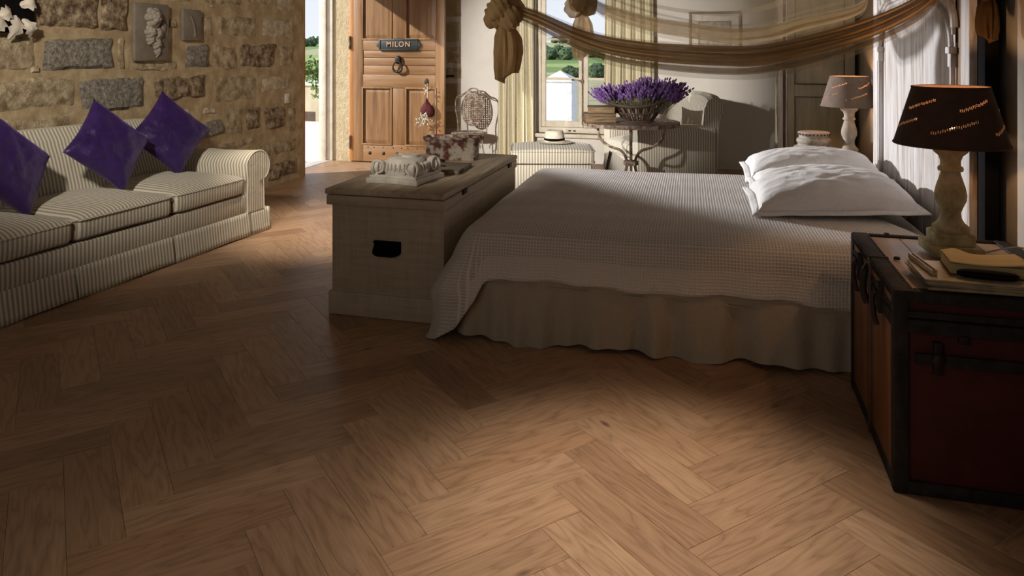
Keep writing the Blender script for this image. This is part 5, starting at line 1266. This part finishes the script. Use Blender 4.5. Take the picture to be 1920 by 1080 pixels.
for k in range(4):
    mb = MB(); bm = bmesh.new(); bmesh.ops.create_icosphere(bm, subdivisions=4, radius=1)
    vs = [v.co.copy() for v in bm.verts]; fs = [tuple(v.index for v in f.verts) for f in bm.faces]; bm.free()
    vs = [Vector((p.x, p.y, p.z*0.95))*(1+0.32*noise.noise(p*1.8+Vector((k*9, 0, 0)))+0.20*noise.noise(p*5+Vector((k*9, 0, 0)))+0.10*noise.noise(p*11)) for p in vs]
    me = MB().add(vs, fs).mesh('crown'); me.materials.append(M['tree']); tme_.append(me)
trm = MB().tube([(0, 0, -1.5), (0, 0, 0.2)], [0.12, 0.07], 8).mesh('trunk'); trm.materials.append(M['bark'])
def tree(x, y, zg, r, k, lab, sz=1.0):
    t = thing('tree', lab, 'tree', (x, y, zg), random.uniform(0, 6), 'trees on the hillside')
    c = bpy.data.objects.new('crown', tme_[k % 4]); C.objects.link(c); c.parent = t; c.location.z = r*1.0; c.scale = (r, r, r*sz)
    b = bpy.data.objects.new('trunk', trm); C.objects.link(b); b.parent = t; b.location.z = r*0.9; b.scale = (r, r, r*0.75)
def at(bearing, d): return math.sin(R(bearing))*d, math.cos(R(bearing))*d      # degrees east of the room's long axis
for brg, d, r, lab in ((-12.32, 346.5, 3.2, 'dark tree in the row crossing the hillside, outside the window'), (-11.58, 357.0, 3.6, 'dark tree in the row crossing the hillside, outside the window'), (-11.01, 345.0, 3.2, 'dark tree in the row crossing the hillside, outside the window'), (-10.44, 368.5, 2.9, 'dark tree in the row crossing the hillside, outside the window'), (-12.73, 385.0, 3.2, 'dark tree in the row crossing the hillside, outside the window'), (-8.98, 374.0, 3.2, 'dark tree in the row crossing the hillside, outside the window'), (-8.42, 367.5, 3.6, 'dark tree in the row crossing the hillside, outside the window'), (-7.85, 345.0, 3.2, 'dark tree in the row crossing the hillside, outside the window'),
      (-11.30, 704.0, 4.2, 'distant tree on the crest of the hill outside the window'), (-11.91, 715.0, 3.6, 'distant tree on the crest of the hill outside the window'), (-10.48, 677.2, 3.9, 'distant tree on the crest of the hill outside the window'),
      (-10.85, 105.0, 0.9, 'round bush behind the pier outside the window'), (-10.36, 99.8, 0.75, 'round bush behind the pier outside the window'), (-8.66, 94.5, 1.1, 'large round bush beyond the dry slope outside the window'), (-8.05, 100.8, 0.95, 'large round bush beyond the dry slope outside the window'), (-7.45, 97.7, 1, 'large round bush beyond the dry slope outside the window'), (-10.28, 18.5, 0.28, 'small green shrub at the foot of the pier'),
      (-30.56, 165.0, 1.5, 'dark bush in the fields seen through the doorway'), (-29.60, 155.0, 1.3, 'dark bush in the fields seen through the doorway'), (-30.75, 560.0, 3.6, 'tree on the wooded ridge seen through the doorway'), (-30.18, 570.0, 3.9, 'tree on the wooded ridge seen through the doorway'), (-29.60, 620.0, 3.6, 'tree on the wooded ridge seen through the doorway'), (-29.06, 627.0, 3.9, 'tree on the wooded ridge seen through the doorway')):
    x, y = at(brg, d); tree(x, y, ground_z(math.hypot(x+0.5, y), math.atan2(y, x+0.5))-0.15*r, r, random.randrange(4), lab)
